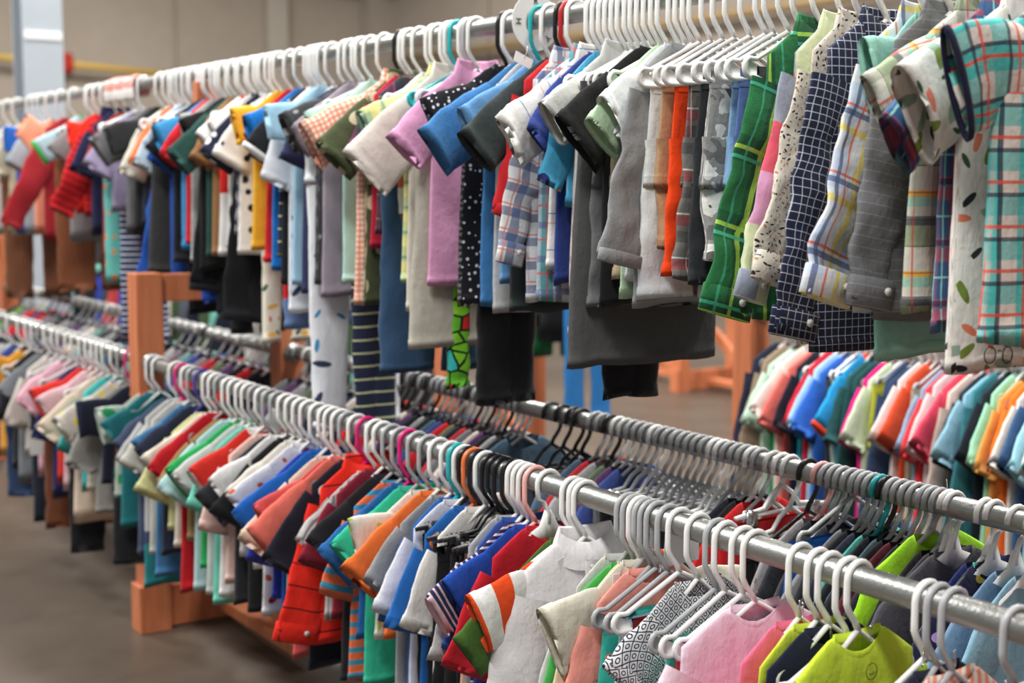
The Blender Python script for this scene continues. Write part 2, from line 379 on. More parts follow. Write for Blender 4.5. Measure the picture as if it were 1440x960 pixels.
# ------------------------------------------------------------------ garments
def fold(seed):
    r = random.Random(seed); a, b, c, d, e = [r.uniform(0, 6.28) for _ in range(5)]; k1 = r.uniform(22, 34); k2 = r.uniform(48, 70)
    off = Vector((a*7, b*7, c*7))
    return lambda x, z: .75*sin(k1*x+a+4*z+1.3*sin(5*z+c))*(.6+.4*sin(3*z+d))+.9*mnoise.noise(Vector((x*16, 0, z*7))+off)+.45*mnoise.noise(Vector((x*38, 3, z*20))+off)
CUR = [0.0]
def drape(x, z):                      # neighbours on a full rail nest into each other
    return .013*mnoise.noise(Vector((x*6, z*3, CUR[0]*4)))*min(1, .25+max(0, -z-.16)*4)
def torso(mat, w, L, ws, seed, res, thick, A, top=-.112, flare=1.05, name='t_shirt', neckdip=.035, bend=0.0, skirt=False):
    f = fold(seed); K = 2*res; n = int(res*1.5); rings = []; uvr = []
    nw = .050
    zt = top
    def surf(x, z, side, hw, th):
        ramp = min(1, max(0, (zt-z-.03)/.25))
        return F2(x, z)*1.0 + side*th
    def F2(x, z):
        ramp = min(1.0, max(0.0, (zt-z)/.28)); return A*.8*(.25+.75*ramp)*f(x, z) + drape(x, z)
    zs = []
    if skirt: zs = [zt-L*i/n for i in range(n+1)]
    else:
        m = 7; zs = [zt-(.052)*(i/m) for i in range(m)]+[zt-.052-(L-.052)*i/n for i in range(n+1)]
    if res >= 8: zs = sorted(zs+[zt-L+.0222, zt-L+.0195], reverse=True)
    for z in zs:
        d = zt-z
        if skirt: hw = w*(.92+(flare-.92)*min(1, d/L)); th = thick*(.3+.7*min(1, d/.2))
        else:
            if d < .052: hw = nw+(ws-nw)*(d/.052)**.92
            elif d < .16: q = (d-.052)/.108; hw = ws+(w*.97-ws)*q
            else: hw = w*(.97+(flare-.97)*(d-.16)/(L-.16))
            th = thick*(.35+.65*min(1, d/.15))
        if d > L-.021: hw += .0014; th += .0014
        r = []; uu = []
        for j in range(K):
            a = 2*pi*j/K; cx_ = cos(a); sy = sin(a)
            x = hw*(abs(cx_)**.75)*(1 if cx_ > 0 else -1); y = th*(abs(sy)**.8)*(1 if sy > 0 else -1)
            zz = z
            if not skirt and d < .05:
                dip = max(0, 1-(x/.062)**2); zz -= (neckdip if sy < 0 else .008)*dip*(1-d/.05)
            if d > L*.96: zz += .006*f(x*1.3, .1)
            r.append((x, y+F2(x, zz), zz)); uu.append((x+(.0 if sy < 0 else .37), zz-zt))
        rings.append(r); uvr.append(uu)
    # turned hem
    last = rings[-1]; rings.append([(x*.985, y*.9+.1*F2(x, z), z+.006) for x, y, z in last]); uvr.append(uvr[-1])
    g = G(); g.rings(rings, uvr)
    o = g.build(name, mat); return o, F2, rings
def sleeve(mat, parent, S, T, r0, r1, t0, t1, seed, res=10, name='sleeve', sag=.0, A=.004, cuff=None, uoff=0.0):
    S = Vector(S); T = Vector(T); d = T-S; Ln = d.length; C = (S+T)/2+Vector((0, 0, sag))
    rr = random.Random(seed); ph = [rr.uniform(0, 6.28) for _ in range(4)]
    n = max(6, int(res*(1 if Ln < .2 else 2.2))); K = res*2; rings = []; uvr = []; cen = []; A = A*1.15
    qs = [i/n for i in range(n+1)]
    if res >= 7 and not cuff: qs = sorted([q for q in qs if abs(q-1+.0205/Ln) > .012]+[1-.022/Ln, 1-.0195/Ln]); n = len(qs)-1
    for i in range(n+1):
        q = qs[i]; P = S*(1-q)**2+C*2*q*(1-q)+T*q*q
        tg = ((C-S)*(1-q)+(T-C)*q).normalized(); nx = Vector((-tg.z, 0, tg.x)).normalized(); 
        if nx.z < 0: nx = -nx
        ra = r0+(r1-r0)*q**.8; tb = t0+(t1-t0)*q; r = []; uu = []
        if q > 1-.021/Ln and not cuff: ra += .0016; tb += .0016
        for j in range(K):
            a = 2*pi*j/K
            ca, sa = cos(a), sin(a); w_ = (abs(ca)**.8)*(1 if ca > 0 else -1); base = P + nx*ra*w_
            nv = mnoise.noise(Vector((base.x*13, seed % 97, base.z*9))); n2 = mnoise.noise(Vector((base.x*34+5, seed % 89, base.z*30)))
            mid = Vector((0, 1, 0))*(drape(base.x, base.z)+(nv*2.2+n2*.9)*A*min(1, 3*q+.15)); edge = nx*(mnoise.noise(Vector((q*4*Ln/.2, ca*1.2, seed % 71)))*A*1.6*min(1, 3*q))
            pin = 1-.35*q*(.5-.5*ca)
            p = base + mid + edge + Vector((0, 1, 0))*(tb*sa*pin)
            if i == n: p = p + tg*(.004*cos(a+ph[3]))
            r.append(tuple(p)); uu.append((uoff+ra*cos(a)+(.25 if sin(a) > 0 else 0), -q*Ln))
        rings.append(r); uvr.append(uu); cen.append((P, nx, tg, ra, tb))
    P, nx, tg, ra, tb = cen[-1]
    rings.append([tuple(Vector(p)*1.0 + (P-Vector(p))*.05 - tg*.012) for p in rings[-1]]); uvr.append(uvr[-1])
    g = G(); g.rings(rings, uvr); o = g.build(name, mat, parent)
    if cuff:
        cm, ch, btn = cuff; cr = []; cu = []
        for q, e in ((-ch, .0025), (-ch+.002, .004), (0.001, .004), (.002, .001), (-ch*.5, -.002)):
            r = []; u2 = []
            for j in range(K):
                a = 2*pi*j/K; r.append(tuple(P+tg*(q+.004)+nx*(ra+e)*cos(a)+Vector((0, 1, 0))*((tb+e+.001)*sin(a)))); u2.append((ra*cos(a), q))
            cr.append(r); cu.append(u2)
        g = G(); g.rings(cr, cu); g.build('cuff', cm, o)
        if btn:
            b = G(); c = P-tg*(ch*.5)-Vector((0, tb+.006, 0))+nx*(-ra*.35); b.tube([c, c+Vector((0, -.003, 0))], .0065, 12); bo = b.build('cuff_button', btn, o)
    return o
def neckband(mat, parent, ring0, collar=False):
    g = G()
    ring = [Vector(p) for p in ring0]
    if not collar:
        R = []
        for off, up in ((.0016, -.013), (.0020, -.004), (.0016, .0035), (-.0006, .004), (-.001, -.010)):
            R.append([p+Vector((p.x, p.y*2.2, 0)).normalized()*off+Vector((0, 0, up)) for p in ring])
        g.rings(R, [[(p.x, p.z) for p in r] for r in R]); return g.build('neckband', mat, parent)
    R = []
    for off, up, dip in ((.000, -.004, 0), (.001, .022, 0), (.006, .026, 0), (.016, .004, 1), (.020, -.012, 1.2)):
        r = []
        for p in ring:
            c = Vector((p.x, p.y, 0)); d = Vector((p.x, p.y*2.2, 0)).normalized() if c.length > 1e-5 else Vector((1, 0, 0))
            front = max(0, 1-abs(p.x)/.04) if p.y < 0 else 0
            q = p+d*off*(1-.3*front)+Vector((0, 0, up - dip*.012*(1 if p.y < 0 else .3)))
            r.append(q)
        R.append(r)
    g.rings(R, [[(p.x, p.z) for p in r] for r in R]); return g.build('collar', mat, parent)
NOUN = {'t': ('t_shirt', 'short-sleeved tee', 'shirt'), 'b': ('button_shirt', 'short-sleeved button shirt', 'shirt'), 'l': ('long_sleeved_shirt', 'long-sleeved shirt', 'shirt'),
        'w': ('sweatshirt', 'sweatshirt', 'shirt'), 'p': ('trousers', 'trousers', 'trousers'), 'k': ('skirt', 'skirt', 'skirt'), 'o': ('shorts', 'shorts', 'shorts')}
QUEUE = []
def garment(rail_, kind, y, pat, desc, **k): QUEUE.append([rail_, y, kind, pat, desc, k])
def make_garment(rail_, kind, y, pat, desc, w=.15, L=.46, tip=None, sw=.060, res=9, thick=.012, A=.006, ws=None, col='white', style=None, band=None, extra=None, seed=None,
            slen=None, rz=0.0, collar=None, flip=False, hem=None, legspread=.0, sag=.012, st=.013, up=None):
    x0, z0 = {'U': (DU, ZU), 'F': (DF, ZL), 'B': (DB, ZL), 'R': (3.43, 1.04), 'S': (3.70, ZU), 'T': (3.45, .95), 'D': (cR.x-.25, ZL), 'E': (cR.x, ZU)}[rail_]
    CUR[0] = y
    seed = seed if seed is not None else random.randint(0, 99999); rr = random.Random(seed)
    if up is None: up = .034 if rail_ == 'B' else (rr.choice([.022, .028, .034]) if rail_ == 'F' else (.020 if tip is not None or kind not in 'tblw' else rr.choice([.008, .016, .022])))
    L += up
    if rz == 0: rz = rr.uniform(-.07, .07) if tip is None else rr.uniform(-.02, .02)
    z0 += up
    mat = fabric(pat); bm_ = fabric(band) if band else mat; ws = ws or min(w*.92, .145)
    nm, noun, cat = NOUN[kind]
    if kind in 'tblw':
        o, F2, rings = torso(mat, w, L, ws, seed, res, thick, A, name=nm)
        o.location = (x0, y, z0)
        if res >= 8 or band: neckband(bm_, o, rings[0], collar=(kind in 'bl' if collar is None else collar))
        for s in (-1, 1):
            S = (s*(ws-.028), 0, -.112-.052-.055)
            if tip is not None:
                T = (tip[0]-x0, 0, tip[1]-z0)
                T = (s*abs(T[0]), 0, T[2]) if s < 0 else (s*abs(T[0]), 0, T[2]+.004)
            elif kind in 'lw': T = (s*(w+.05+rr.uniform(-.015, .02)), 0, -.112-L*rr.uniform(.88, 1.0))
            else:
                q = (slen or (rr.uniform(.15, .19) if rail_ == 'F' else rr.uniform(.115, .155))); an = radians(rr.uniform(60, 76) if rail_ == 'F' else rr.uniform(46, 66)); T = (S[0]+s*q*cos(an), 0, S[2]-q*sin(an))
            lng = kind in 'lw'
            T = Vector(T)
            S2 = Vector(S)
            cuff = None
            if kind == 'l' and res >= 8: cuff = (mat, .045, HC['clear'] if not band else HC['clear'])
            elif kind == 'w' and res >= 8: cuff = (bm_, .022, None)
            elif band and kind in 'tb': cuff = (bm_, .012, None)
            sleeve(mat, o, S2, T, .064, sw if not lng else min(sw, .055), thick*.9, (.006+.28*st if s < 0 else .006+.2*st) if not lng else .006+.25*st, seed+s, max(6, res-1), sag=sag if not lng else sag*1.5, cuff=cuff, A=.0035 if not lng else .006)
        if kind in 'bl' and res >= 10:
            pl = G(); n = 16; R = []
            for i in range(n+1):
                z = -.112-.04-(L-.045)*i/n; R.append([(xx, -thick*1.02-.0035*e+F2(xx, z), z) for xx, e in ((-.014, .3), (-.012, 1), (.012, 1), (.014, .3))])
            pl.rings(R, [[(p[0]+.11, p[2]) for p in r] for r in R]); pl.build('placket', mat, o)
            for i in range(6):
                z = -.165-(L-.09)*i/5.5; b = G(); yy = -thick*1.02-.004+F2(0, z); b.tube([(0, yy, z), (0, yy-.0025, z)], .0055, 12); b.build('button', HC['clear'], o)
        if extra: extra(o, F2, thick)
    elif kind == 'k':
        o, F2, rings = torso(mat, w, L, w, seed, res, thick*1.3, A*1.3, top=-.185, flare=1.1, name=nm, skirt=True); o.location = (x0, y, z0)
        g = G(); R = [[(x*1.0+(.002 if x > 0 else -.002), yy*1.12, z+dz) for x, yy, z in rings[0]] for dz in (.004, -.03)]; g.rings(R, [[(p[0], p[2]) for p in r] for r in R]); g.build('waistband', bm_, o)
    else:
        # trousers or shorts: hip tube with two leg tubes
        o, F2, rings = torso(mat, w, .20, w, seed, res, thick*1.25, A*.7, top=-.185, flare=1.04, name=nm, skirt=True); o.location = (x0, y, z0)
        g = G(); R = [[(x*1.0+(.0025 if x > 0 else -.0025), yy*1.15+(.001 if yy > 0 else -.001), z+dz) for x, yy, z in rings[0]] for dz in (.004, .005, -.026, -.027)]; g.rings(R, [[(p[0], p[2]) for p in r] for r in R]); g.build('waistband', bm_, o)
        for s in (-1, 1):
            ww = w*.5
            S = (s*(ww+.001), 0, -.30); T = (s*(ww+.012+legspread), 0, -.185-L)
            if tip is not None and s < 0: T = (tip[0]-x0, 0, tip[1]-z0)
            sleeve(mat, o, S, T, ww*1.02, (sw if sw else ww*.8) if kind == 'p' else ww*1.06, thick*1.2, thick*1.5, seed+s, max(6, res-1), name='leg', sag=0, A=.004)
    o.rotation_euler = (0, 0, rz)
    h = None
    if style != 'none':
        hw = max(.096, ws*.86) if kind in 'tblw' else .15
        st_ = style or ('tube' if kind in 'tblwpko' else 'tube')
        hw = round(hw/.012)*.012
        h = hanger(x0, y, z0-up, col, st_, hw, flip=flip, rz=rz, up=up)
    ITEMS.append([o, h, rail_, y, desc, noun, cat, col, style])
    return o

# measured specs ------------------------------------------------------------------
XR = {'U': DU, 'F': DF, 'B': DB, 'R': 3.43}; ZR = {'U': ZU, 'F': ZL, 'B': ZL, 'R': 1.04}
def y_edge(rl, u, w, v=None):
    v = v if v is not None else {'U': 250, 'F': 750, 'B': 700, 'R': 600}[rl]; return on_x(u, v, XR[rl]-w).y
def place(rl, kind, u, pat, desc, vh=None, tip=None, hook=False, w=.15, **k):
    """u: where the garment's aisle edge (or, with hook, its hanger's hook) shows; vh: where its hem shows; tip: where its sleeve ends"""
    y = on_x(u, {'U': 40, 'F': 640+.31*(u-620)}.get(rl, 600), XR[rl]-(.0262 if hook else w)).y if hook else y_edge(rl, u, w)
    top = -.112 if kind in 'tblw' else -.185
    if vh is not None:
        uu = proj((XR[rl]-w, y, ZR[rl]-.5))[0]; z = on_y(uu, vh, y).z; k['L'] = min(.85, max(.15, ZR[rl]+top-z))
    if tip is not None: q = on_y(tip[0], tip[1], y); tip = (min(q.x, XR[rl]-.16), q.z)
    d = sqrt(XR[rl]**2+y*y)
    k.setdefault('res', 14 if d < 2.9 else (10 if d < 3.8 else (8 if d < 5 else 6)))
    return garment(rl, kind, y, pat, desc, w=w, tip=tip, **k)

# colours
WH = (226, 226, 224); OW = (214, 208, 194); BK = (24, 24, 27); CH = (62, 64, 66); GR = (128, 129, 130); LG = (178, 180, 180); NV = (30, 36, 62); 
def S_(c): return ('s', c)
P_teal = ('plaid', (222, 214, 204), [((64, 190, 186), 0, .062, .030, 0, .85), ((64, 190, 186), 1, .062, .028, 0, .7), ((34, 34, 62), 0, .062, .007, .034, .85), ((226, 84, 66), 0, .062, .005, .050, .9), ((226, 84, 66), 1, .062, .005, .018, .85), ((34, 34, 62), 1, .062, .006, .036, .8)])
P_pastel = ('plaid', (196, 210, 230), [(WH, 0, .10, .045, .02, .7), (WH, 1, .11, .05, .03, .6), ((236, 216, 110), 0, .10, .008, 0, .9), ((236, 216, 110), 0, .10, .006, .014, .8), ((236, 216, 110), 1, .11, .010, .0, .9), ((222, 110, 84), 0, .10, .004, .076, .9), ((222, 110, 84), 1, .11, .004, .068, .9), ((70, 88, 132), 0, .10, .008, .060, .8), ((70, 88, 132), 1, .11, .009, .082, .8)])
P_multi = ('plaid', (206, 206, 190), [((120, 150, 100), 1, .12, .04, 0, .65), ((130, 205, 180), 1, .12, .02, .06, .7), ((236, 176, 70), 1, .12, .009, .045, .95), ((70, 74, 90), 1, .12, .014, .088, .8), ((205, 90, 80), 0, .05, .003, 0, .8), ((100, 110, 95), 0, .05, .016, .02, .45), ((60, 60, 70), 1, .04, .002, 0, .6)])
P_bluered = ('plaid', (60, 96, 140), [((190, 70, 74), 0, .09, .040, .03, .7), ((190, 70, 74), 1, .09, .034, .02, .55), ((150, 210, 205), 0, .045, .003, 0, .9), ((150, 210, 205), 1, .045, .003, 0, .9), ((26, 36, 80), 0, .09, .012, 0, .7), ((26, 36, 80), 1, .09, .012, 0, .7)])
P_botan = ('leaf', (232, 228, 222), [(60, 92, 66), (40, 46, 52), (232, 130, 104), (120, 140, 60), (150, 175, 160)], 27, .018, 2.8, .92)
P_window = ('plaid', (30, 34, 58), [((190, 196, 206), 0, .0135, .0013, 0, .8), ((190, 196, 206), 1, .0135, .0013, 0, .8)])
P_flor = ('leaf', (220, 212, 196), [(60, 84, 120), (50, 44, 48), (176, 130, 100), (50, 44, 48)], 105, .0032, 2.2, .85)
P_pinkb = ('block', [(216, 92, 112), (214, 190, 205), (206, 216, 178), (150, 158, 176), (206, 150, 185), (200, 205, 215)], .30, .085)
P_green = ('plaid', (42, 112, 66), [((24, 66, 48), 0, .13, .045, .03, .6), ((24, 66, 48), 1, .13, .045, .02, .55), ((170, 214, 84), 0, .13, .007, 0, .85), ((170, 214, 84), 1, .13, .007, 0, .85), ((70, 180, 140), 1, .13, .006, .016, .85), ((70, 180, 140), 0, .13, .005, .10, .6)])
P_dkpl = ('plaid', (58, 60, 74), [((110, 50, 80), 0, .05, .02, 0, .6), ((150, 160, 120), 1, .06, .004, 0, .6), ((40, 70, 70), 1, .06, .02, .02, .6), ((190, 90, 110), 0, .05, .003, .03, .7)])
P_camo = ('camo', [(98, 98, 98), (226, 226, 222), (150, 150, 150), (112, 112, 114)], 15)
P_gredpl = ('plaid', (112, 112, 108), [((60, 62, 66), 0, .07, .025, 0, .6), ((150, 40, 50), 1, .08, .018, 0, .6), ((60, 62, 66), 1, .08, .02, .03, .6), ((214, 210, 205), 0, .07, .003, .04, .8), ((150, 40, 50), 0, .07, .012, .05, .5), ((214, 210, 205), 1, .08, .003, .06, .8)])
P_whline = ('plaid', (228, 226, 222), [((100, 130, 165), 1, .075, .0025, .03, .9), ((226, 160, 130), 1, .15, .003, .05, .8)])
P_bluepl = ('plaid', (226, 228, 230), [((70, 92, 140), 0, .05, .018, 0, .7), ((70, 92, 140), 1, .05, .018, 0, .7), ((206, 120, 100), 0, .05, .004, .028, .7), ((206, 120, 100), 1, .05, .004, .028, .7)])
P_tealpl = ('plaid', (206, 212, 216), [((30, 138, 148), 0, .07, .028, 0, .85), ((70, 80, 130), 0, .07, .016, .036, .7), ((80, 84, 136), 1, .07, .014, .01, .6), ((200, 80, 80), 1, .07, .004, .035, .8), ((200, 80, 80), 0, .07, .003, .058, .7)])
P_aqua = ('leaf', (66, 150, 190), [(120, 215, 190), (28, 40, 92), (240, 180, 70)], 20, .014, 1.3, .7)
P_dots = ('leaf', (26, 26, 32), [(225, 225, 225)], 70, .0028, 1, .6)
P_lime = ('blotch', [(132, 206, 50), (96, 176, 44), (150, 214, 60), (60, 190, 190), (132, 206, 50), (208, 40, 40), (120, 196, 46)], 26, (20, 36, 18))
P_gingham = ('plaid', (236, 226, 214), [((228, 116, 72), 0, .014, .007, 0, .62), ((228, 116, 72), 1, .014, .007, 0, .62)])
P_olflor = ('leaf', (74, 82, 56), [(206, 196, 166), (196, 184, 150)], 15, .026, 1.15, .7)
P_yelpl = ('plaid', (196, 208, 150), [((120, 160, 140), 0, .08, .03, 0, .6), ((230, 220, 140), 1, .06, .024, 0, .7), ((90, 130, 130), 1, .06, .008, .03, .6)])
P_whale = ('leaf', (222, 226, 232), [(58, 140, 190), (50, 60, 84), (222, 226, 232)], 13, .024, 2.8, .8)
P_navst = ('stripe', (36, 44, 66), (190, 196, 150), .036, .005, 1)
P_navw = ('stripe', (38, 48, 88), (205, 210, 222), .022, .006, 1)
P_stars = ('leaf', (30, 36, 60), [(228, 228, 228)], 21, .012, 1, .85)
P_whdots = ('leaf', (230, 228, 224), [(30, 34, 50)], 24, .010, 1, .6)
P_whred = ('leaf', (228, 222, 206), [(200, 70, 56), (60, 90, 80), (226, 176, 80)], 22, .013, 2.2, .7)
P_tealor = ('leaf', (104, 186, 178), [(226, 140, 70)], 20, .013, 1.2, .7)
P_speck = ('heather', (214, 216, 216), (120, 124, 128))
P_heath = ('heather', (118, 120, 122), (168, 170, 172))
P_lbprint = ('leaf', (130, 178, 206), [(226, 176, 60), (90, 80, 60)], 17, .018, 1.2, .8)
P_panda = ('leaf', (206, 190, 184), [(30, 30, 34)], 19, .017, 1.5, .8)
P_tie = ('ombre', (228, 232, 232), (52, 76, 110))
P_chline = ('plaid', (114, 115, 118), [((168, 170, 172), 1, .016, .0015, 0, .4)])

def glasses_print(o, F2, th):                # round spectacles printed near the hem
    y = o.location.y
    for k, uu in enumerate((1375, 1400)):
        q = on_y(uu, 497, y); x = q.x-o.location.x; z = q.z-o.location.z
        g = G(); g.tube([(x+.0115*cos(a*pi/9), -th*1.03+F2(x+.0115*cos(a*pi/9), z)-.0015, z+.0125*sin(a*pi/9)) for a in range(18)], .0009, 6, closed=True); g.build('printed_lens', HC['black'], o)
    g = G(); q = on_y(1388, 492, y); x = q.x-o.location.x; z = q.z-o.location.z; g.tube([(x-.004, -th*1.03+F2(x, z)-.0015, z), (x, -th*1.03+F2(x, z)-.0015, z+.002), (x+.004, -th*1.03+F2(x, z)-.0015, z)], .0008, 6); g.build('printed_bridge', HC['black'], o)
def emblem(o, F2, th):                       # drawn circle with a scribble across it
    y = o.location.y-.015; q = on_y(1220, 942, y); x = q.x-o.location.x; z = q.z-o.location.z
    yy = lambda a, b: -th*1.02+F2(a, b)-.0015
    g = G(); g.tube([(x+.012*cos(a*pi/10), yy(x+.012*cos(a*pi/10), z+.0125*sin(a*pi/10)), z+.0125*sin(a*pi/10)) for a in range(20)], .0006, 5, closed=True); g.build('printed_circle', HC['black'], o)
    g = G(); g.tube([(x+dx, yy(x+dx, z+dz), z+dz) for dx, dz in ((-.006, -.002), (-.003, -.005), (0, -.003), (.002, -.005), (.006, -.002), (.003, -.0005))], .0006, 5); g.build('printed_scribble', HC['black'], o)

# ---- upper rail, nearest first -------------------------------------------------
U = lambda *a, **k: place('U', *a, **k)
U('b', 1392, P_teal, 'turquoise, cream and red plaid', 485, (1346, 118), sw=.078, w=.165, band=S_((30, 32, 58)), thick=.022, A=.004, st=.012, collar=True)
U('b', 1345, P_botan, 'white leaf-printed', 522, (1284, 165), sw=.082, w=.155, thick=.02, extra=glasses_print, st=.05)
U('b', 1325, P_bluered, 'blue and brick red plaid', 470, (1258, 205), sw=.05, w=.14, thick=.012, st=.03)
U('b', 1285, P_multi, 'sage, orange and grey plaid', 440, (1228, 148), sw=.045, w=.15, thick=.02, A=.004, st=.028)
U('t', 1236, S_((150, 206, 190)), 'pale mint', 505, (1222, 105), sw=.055, w=.115)
U('l', 1245, P_chline, 'grey button-cuffed', 452, (1222, 428), sw=.043, w=.14, st=.035)
U('l', 1215, P_pastel, 'pale blue and yellow plaid', 440, (1162, 418), sw=.052, w=.14, st=.035)
U('l', 1150, P_window, 'navy windowpane check', 496, (1112, 470), sw=.050, w=.15, thick=.02)
U('l', 1130, P_flor, 'cream ditsy floral', 480, (1078, 392), sw=.030, w=.13, st=.02)
U('l', 1108, P_pinkb, 'pink, lime and grey block print', 455, (1056, 418), sw=.032, w=.13)
U('l', 1068, P_green, 'green and lime plaid', 450, (1020, 440), sw=.055, w=.14)
U('p', 1052, P_dkpl, 'dark plum plaid', 440, w=.12, sw=.05, legspread=.01)
U('p', 1034, S_((86, 112, 168)), 'faded blue denim', 400, w=.12, sw=.04)
U('p', 1018, S_((130, 170, 205)), 'light blue striped', 330, w=.11, sw=.05)
U('p', 992, P_camo, 'pale grey camouflage', 372, w=.14, sw=.05, thick=.018)
U('o', 975, S_((44, 46, 50)), 'black', 400, w=.13)
U('o', 960, P_gredpl, 'grey and red plaid', 396, w=.12, legspread=.01)
U('o', 944, S_((236, 70, 20)), 'bright orange-red', 388, w=.12)
U('p', 922, S_((176, 138, 104)), 'tan cargo', 352, w=.13, sw=.045, thick=.016)
U('o', 906, P_tie, 'navy tie-dyed', 420, w=.12)
U('w', 897, P_heath, 'heather grey', 430, (872, 368), sw=.050, w=.13, st=.03)
U('t', 892, ('ombre', (226, 230, 230), (206, 212, 214)), 'icy white tie-dyed', 400, (862, 165), sw=.045, w=.13, st=.03)
U('t', 880, S_((178, 206, 172)), 'soft green', 420, (845, 195), sw=.050, w=.13, st=.032)
U('k', 802, S_((76, 77, 78)), 'dark grey pleated', 515, w=.17, thick=.018)
U('p', 858, S_((166, 150, 126)), 'khaki', 392, w=.13, sw=.05)
U('t', 850, S_((27, 27, 29)), 'black wide-sleeved', 430, (812, 205), sw=.072, w=.14, st=.035)
U('p', 846, S_((26, 26, 29)), 'black school', 560, w=.07, sw=.045, legspread=-.016)
U('p', 832, S_((100, 102, 104)), 'mid grey school', 432, w=.14, sw=.07)
U('o', 823, P_navst, 'navy pinstriped', 320, w=.12)
U('b', 812, S_((188, 190, 186)), 'pale stone linen', 400, (780, 175), sw=.050, w=.13, st=.03)
U('k', 806, P_panda, 'blush and black spotted', 472, w=.12, flip=False)
U('t', 800, P_aqua, 'aqua sea-printed', 290, (775, 262), sw=.03, w=.12)
U('t', 791, S_((44, 62, 128)), 'royal navy', 400, (762, 200), sw=.040, w=.13, st=.025)
U('b', 783, P_whline, 'white fine-lined', 380, (722, 200), sw=.060, w=.13, st=.03)
U('b', 768, P_tealpl, 'teal and violet plaid', 425, (752, 180), sw=.045, w=.14, thick=.016)
U('l', 745, P_bluepl, 'white and blue plaid', 425, (716, 368), sw=.030, w=.12)
U('w', 728, S_((196, 38, 44)), 'scarlet', 305, (704, 300), sw=.022, w=.13, col='red')
U('t', 722, S_((50, 58, 58)), 'dark bottle green', 440, (668, 215), sw=.055, w=.14, st=.03, col='black')
U('p', 676, S_((24, 24, 26)), 'black straight-legged', 568, w=.075, sw=.052, thick=.02, legspread=-.018, col='black')
U('t', 705, S_((100, 150, 200)), 'sky blue', 400, (652, 180), sw=.045, w=.13)
U('t', 693, P_speck, 'speckled pale grey', 440, (668, 200), sw=.03, w=.12, col='teal')
U('t', 680, S_((58, 112, 164)), 'denim blue', 430, (610, 215), sw=.062, w=.14, st=.04, thick=.016)
U('p', 634, P_lime, 'lime comic-printed', 546, w=.062, sw=.03, col='grey')
U('t', 645, P_dots, 'black white-flecked', 430, (598, 170), sw=.05, w=.14, thick=.015)
U('p', 615, P_lime, 'lime comic-printed narrow', 444, w=.06, sw=.03, col='teal')
U('b', 600, S_((212, 152, 190)), 'orchid pink polo', 402, (560, 215), sw=.055, w=.13, st=.03)
U('k', 588, S_((176, 172, 160)), 'putty grey', 490, w=.15, thick=.022)
U('b', 575, S_((206, 200, 190)), 'oatmeal', 440, (514, 245), sw=.078, w=.13, st=.04)
U('b', 568, P_yelpl, 'yellow and sage plaid', 400, (512, 182), sw=.045, w=.13)
U('t', 560, ('bands', [(0, WH), (.22, (214, 110, 84)), (.28, WH), (.34, (90, 95, 110))]), 'white with a coral chest band', 340, w=.12)
U('p', 538, S_((48, 74, 104)), 'blue denim', 525, w=.15, sw=.075, thick=.02)
U('t', 530, P_dkpl, 'plum plaid', 330, w=.13)
U('t', 522, S_((196, 40, 66)), 'crimson', 350, w=.12)
U('b', 512, P_olflor, 'olive floral', 430, (468, 228), sw=.065, w=.13, st=.03)
U('b', 500, P_gingham, 'orange gingham', 428, (437, 205), sw=.062, w=.14, st=.03, thick=.018, col='black')
U('t', 482, S_((170, 210, 198)), 'seafoam', 400, (436, 180), sw=.04, w=.13)
U('p', 428, P_whale, 'white whale-printed', 672, w=.15, sw=.05, thick=.018)
U('p', 488, P_navst, 'navy and yellow striped', 630, w=.08, sw=.035, legspread=-.03)
U('t', 452, S_((150, 140, 152)), 'mauve grey', 418, (420, 200), sw=.045, w=.13)
U('t', 444, ('leaf', (60, 62, 64), [(150, 152, 154)], 24, .012, 1.5, .5), 'charcoal faded-print', 400, (408, 190), sw=.06, w=.14, st=.03)
U('t', 425, S_((48, 50, 84)), 'slate navy', 415, w=.14, thick=.018)
U('t', 412, S_((156, 196, 220)), 'powder blue', 400, (374, 172), sw=.045, w=.13)
U('t', 404, P_whale, 'white blue-printed', 440, (400, 260), sw=.05, w=.12)
U('p', 400, ('bands', [(0, (22, 84, 160)), (.36, (196, 34, 34)), (.41, (96, 120, 160))]), 'cobalt red-cuffed', 462, w=.11, sw=.05)
U('t', 396, S_((24, 25, 28)), 'black white-trimmed', 400, (372, 225), sw=.075, w=.13, band=S_(WH), st=.03)
U('t', 391, P_navst, 'navy thin-striped', 362, w=.13)
U('t', 384, S_((24, 112, 190)), 'bright azure', 380, (350, 185), sw=.045, w=.13)
U('t', 374, S_((192, 32, 40)), 'cherry red', 370, (352, 200), sw=.03, w=.12)
U('p', 368, P_whred, 'white fruit-printed', 482, w=.07, sw=.03)
U('w', 347, S_((26, 27, 31)), 'black fleece', 455, w=.07)
U('p', 326, S_((24, 24, 28)), 'black vinyl-look', 470, w=.08, sw=.04)
U('w', 303, S_((30, 31, 36)), 'washed black', 440, w=.07)
U('p', 284, S_((34, 72, 160)), 'royal blue shiny', 425, w=.08, sw=.04)
U('k', 262, S_((30, 32, 38)), 'black denim', 440, w=.08)
U('w', 238, S_((36, 84, 170)), 'blue sport', 415, w=.08)
U('p', 228, S_((150, 146, 140)), 'stone-coloured linen', 420, w=.07)
U('t', 356, S_((224, 168, 46)), 'mustard yellow', 352, (328, 178), sw=.052, w=.13, st=.028)
U('p', 343, P_lbprint, 'light blue bee-printed', 432, w=.07, sw=.03)
U('t', 337, P_whdots, 'white black-dotted', 358, w=.13)
U('t', 330, P_stars, 'navy star-printed', 330, w=.13)
U('t', 318, ('leaf', (214, 214, 210), [(160, 60, 60), (120, 130, 140)], 26, .012, 1.8, .7), 'white scribbled', 350, (300, 190), sw=.04, w=.13)
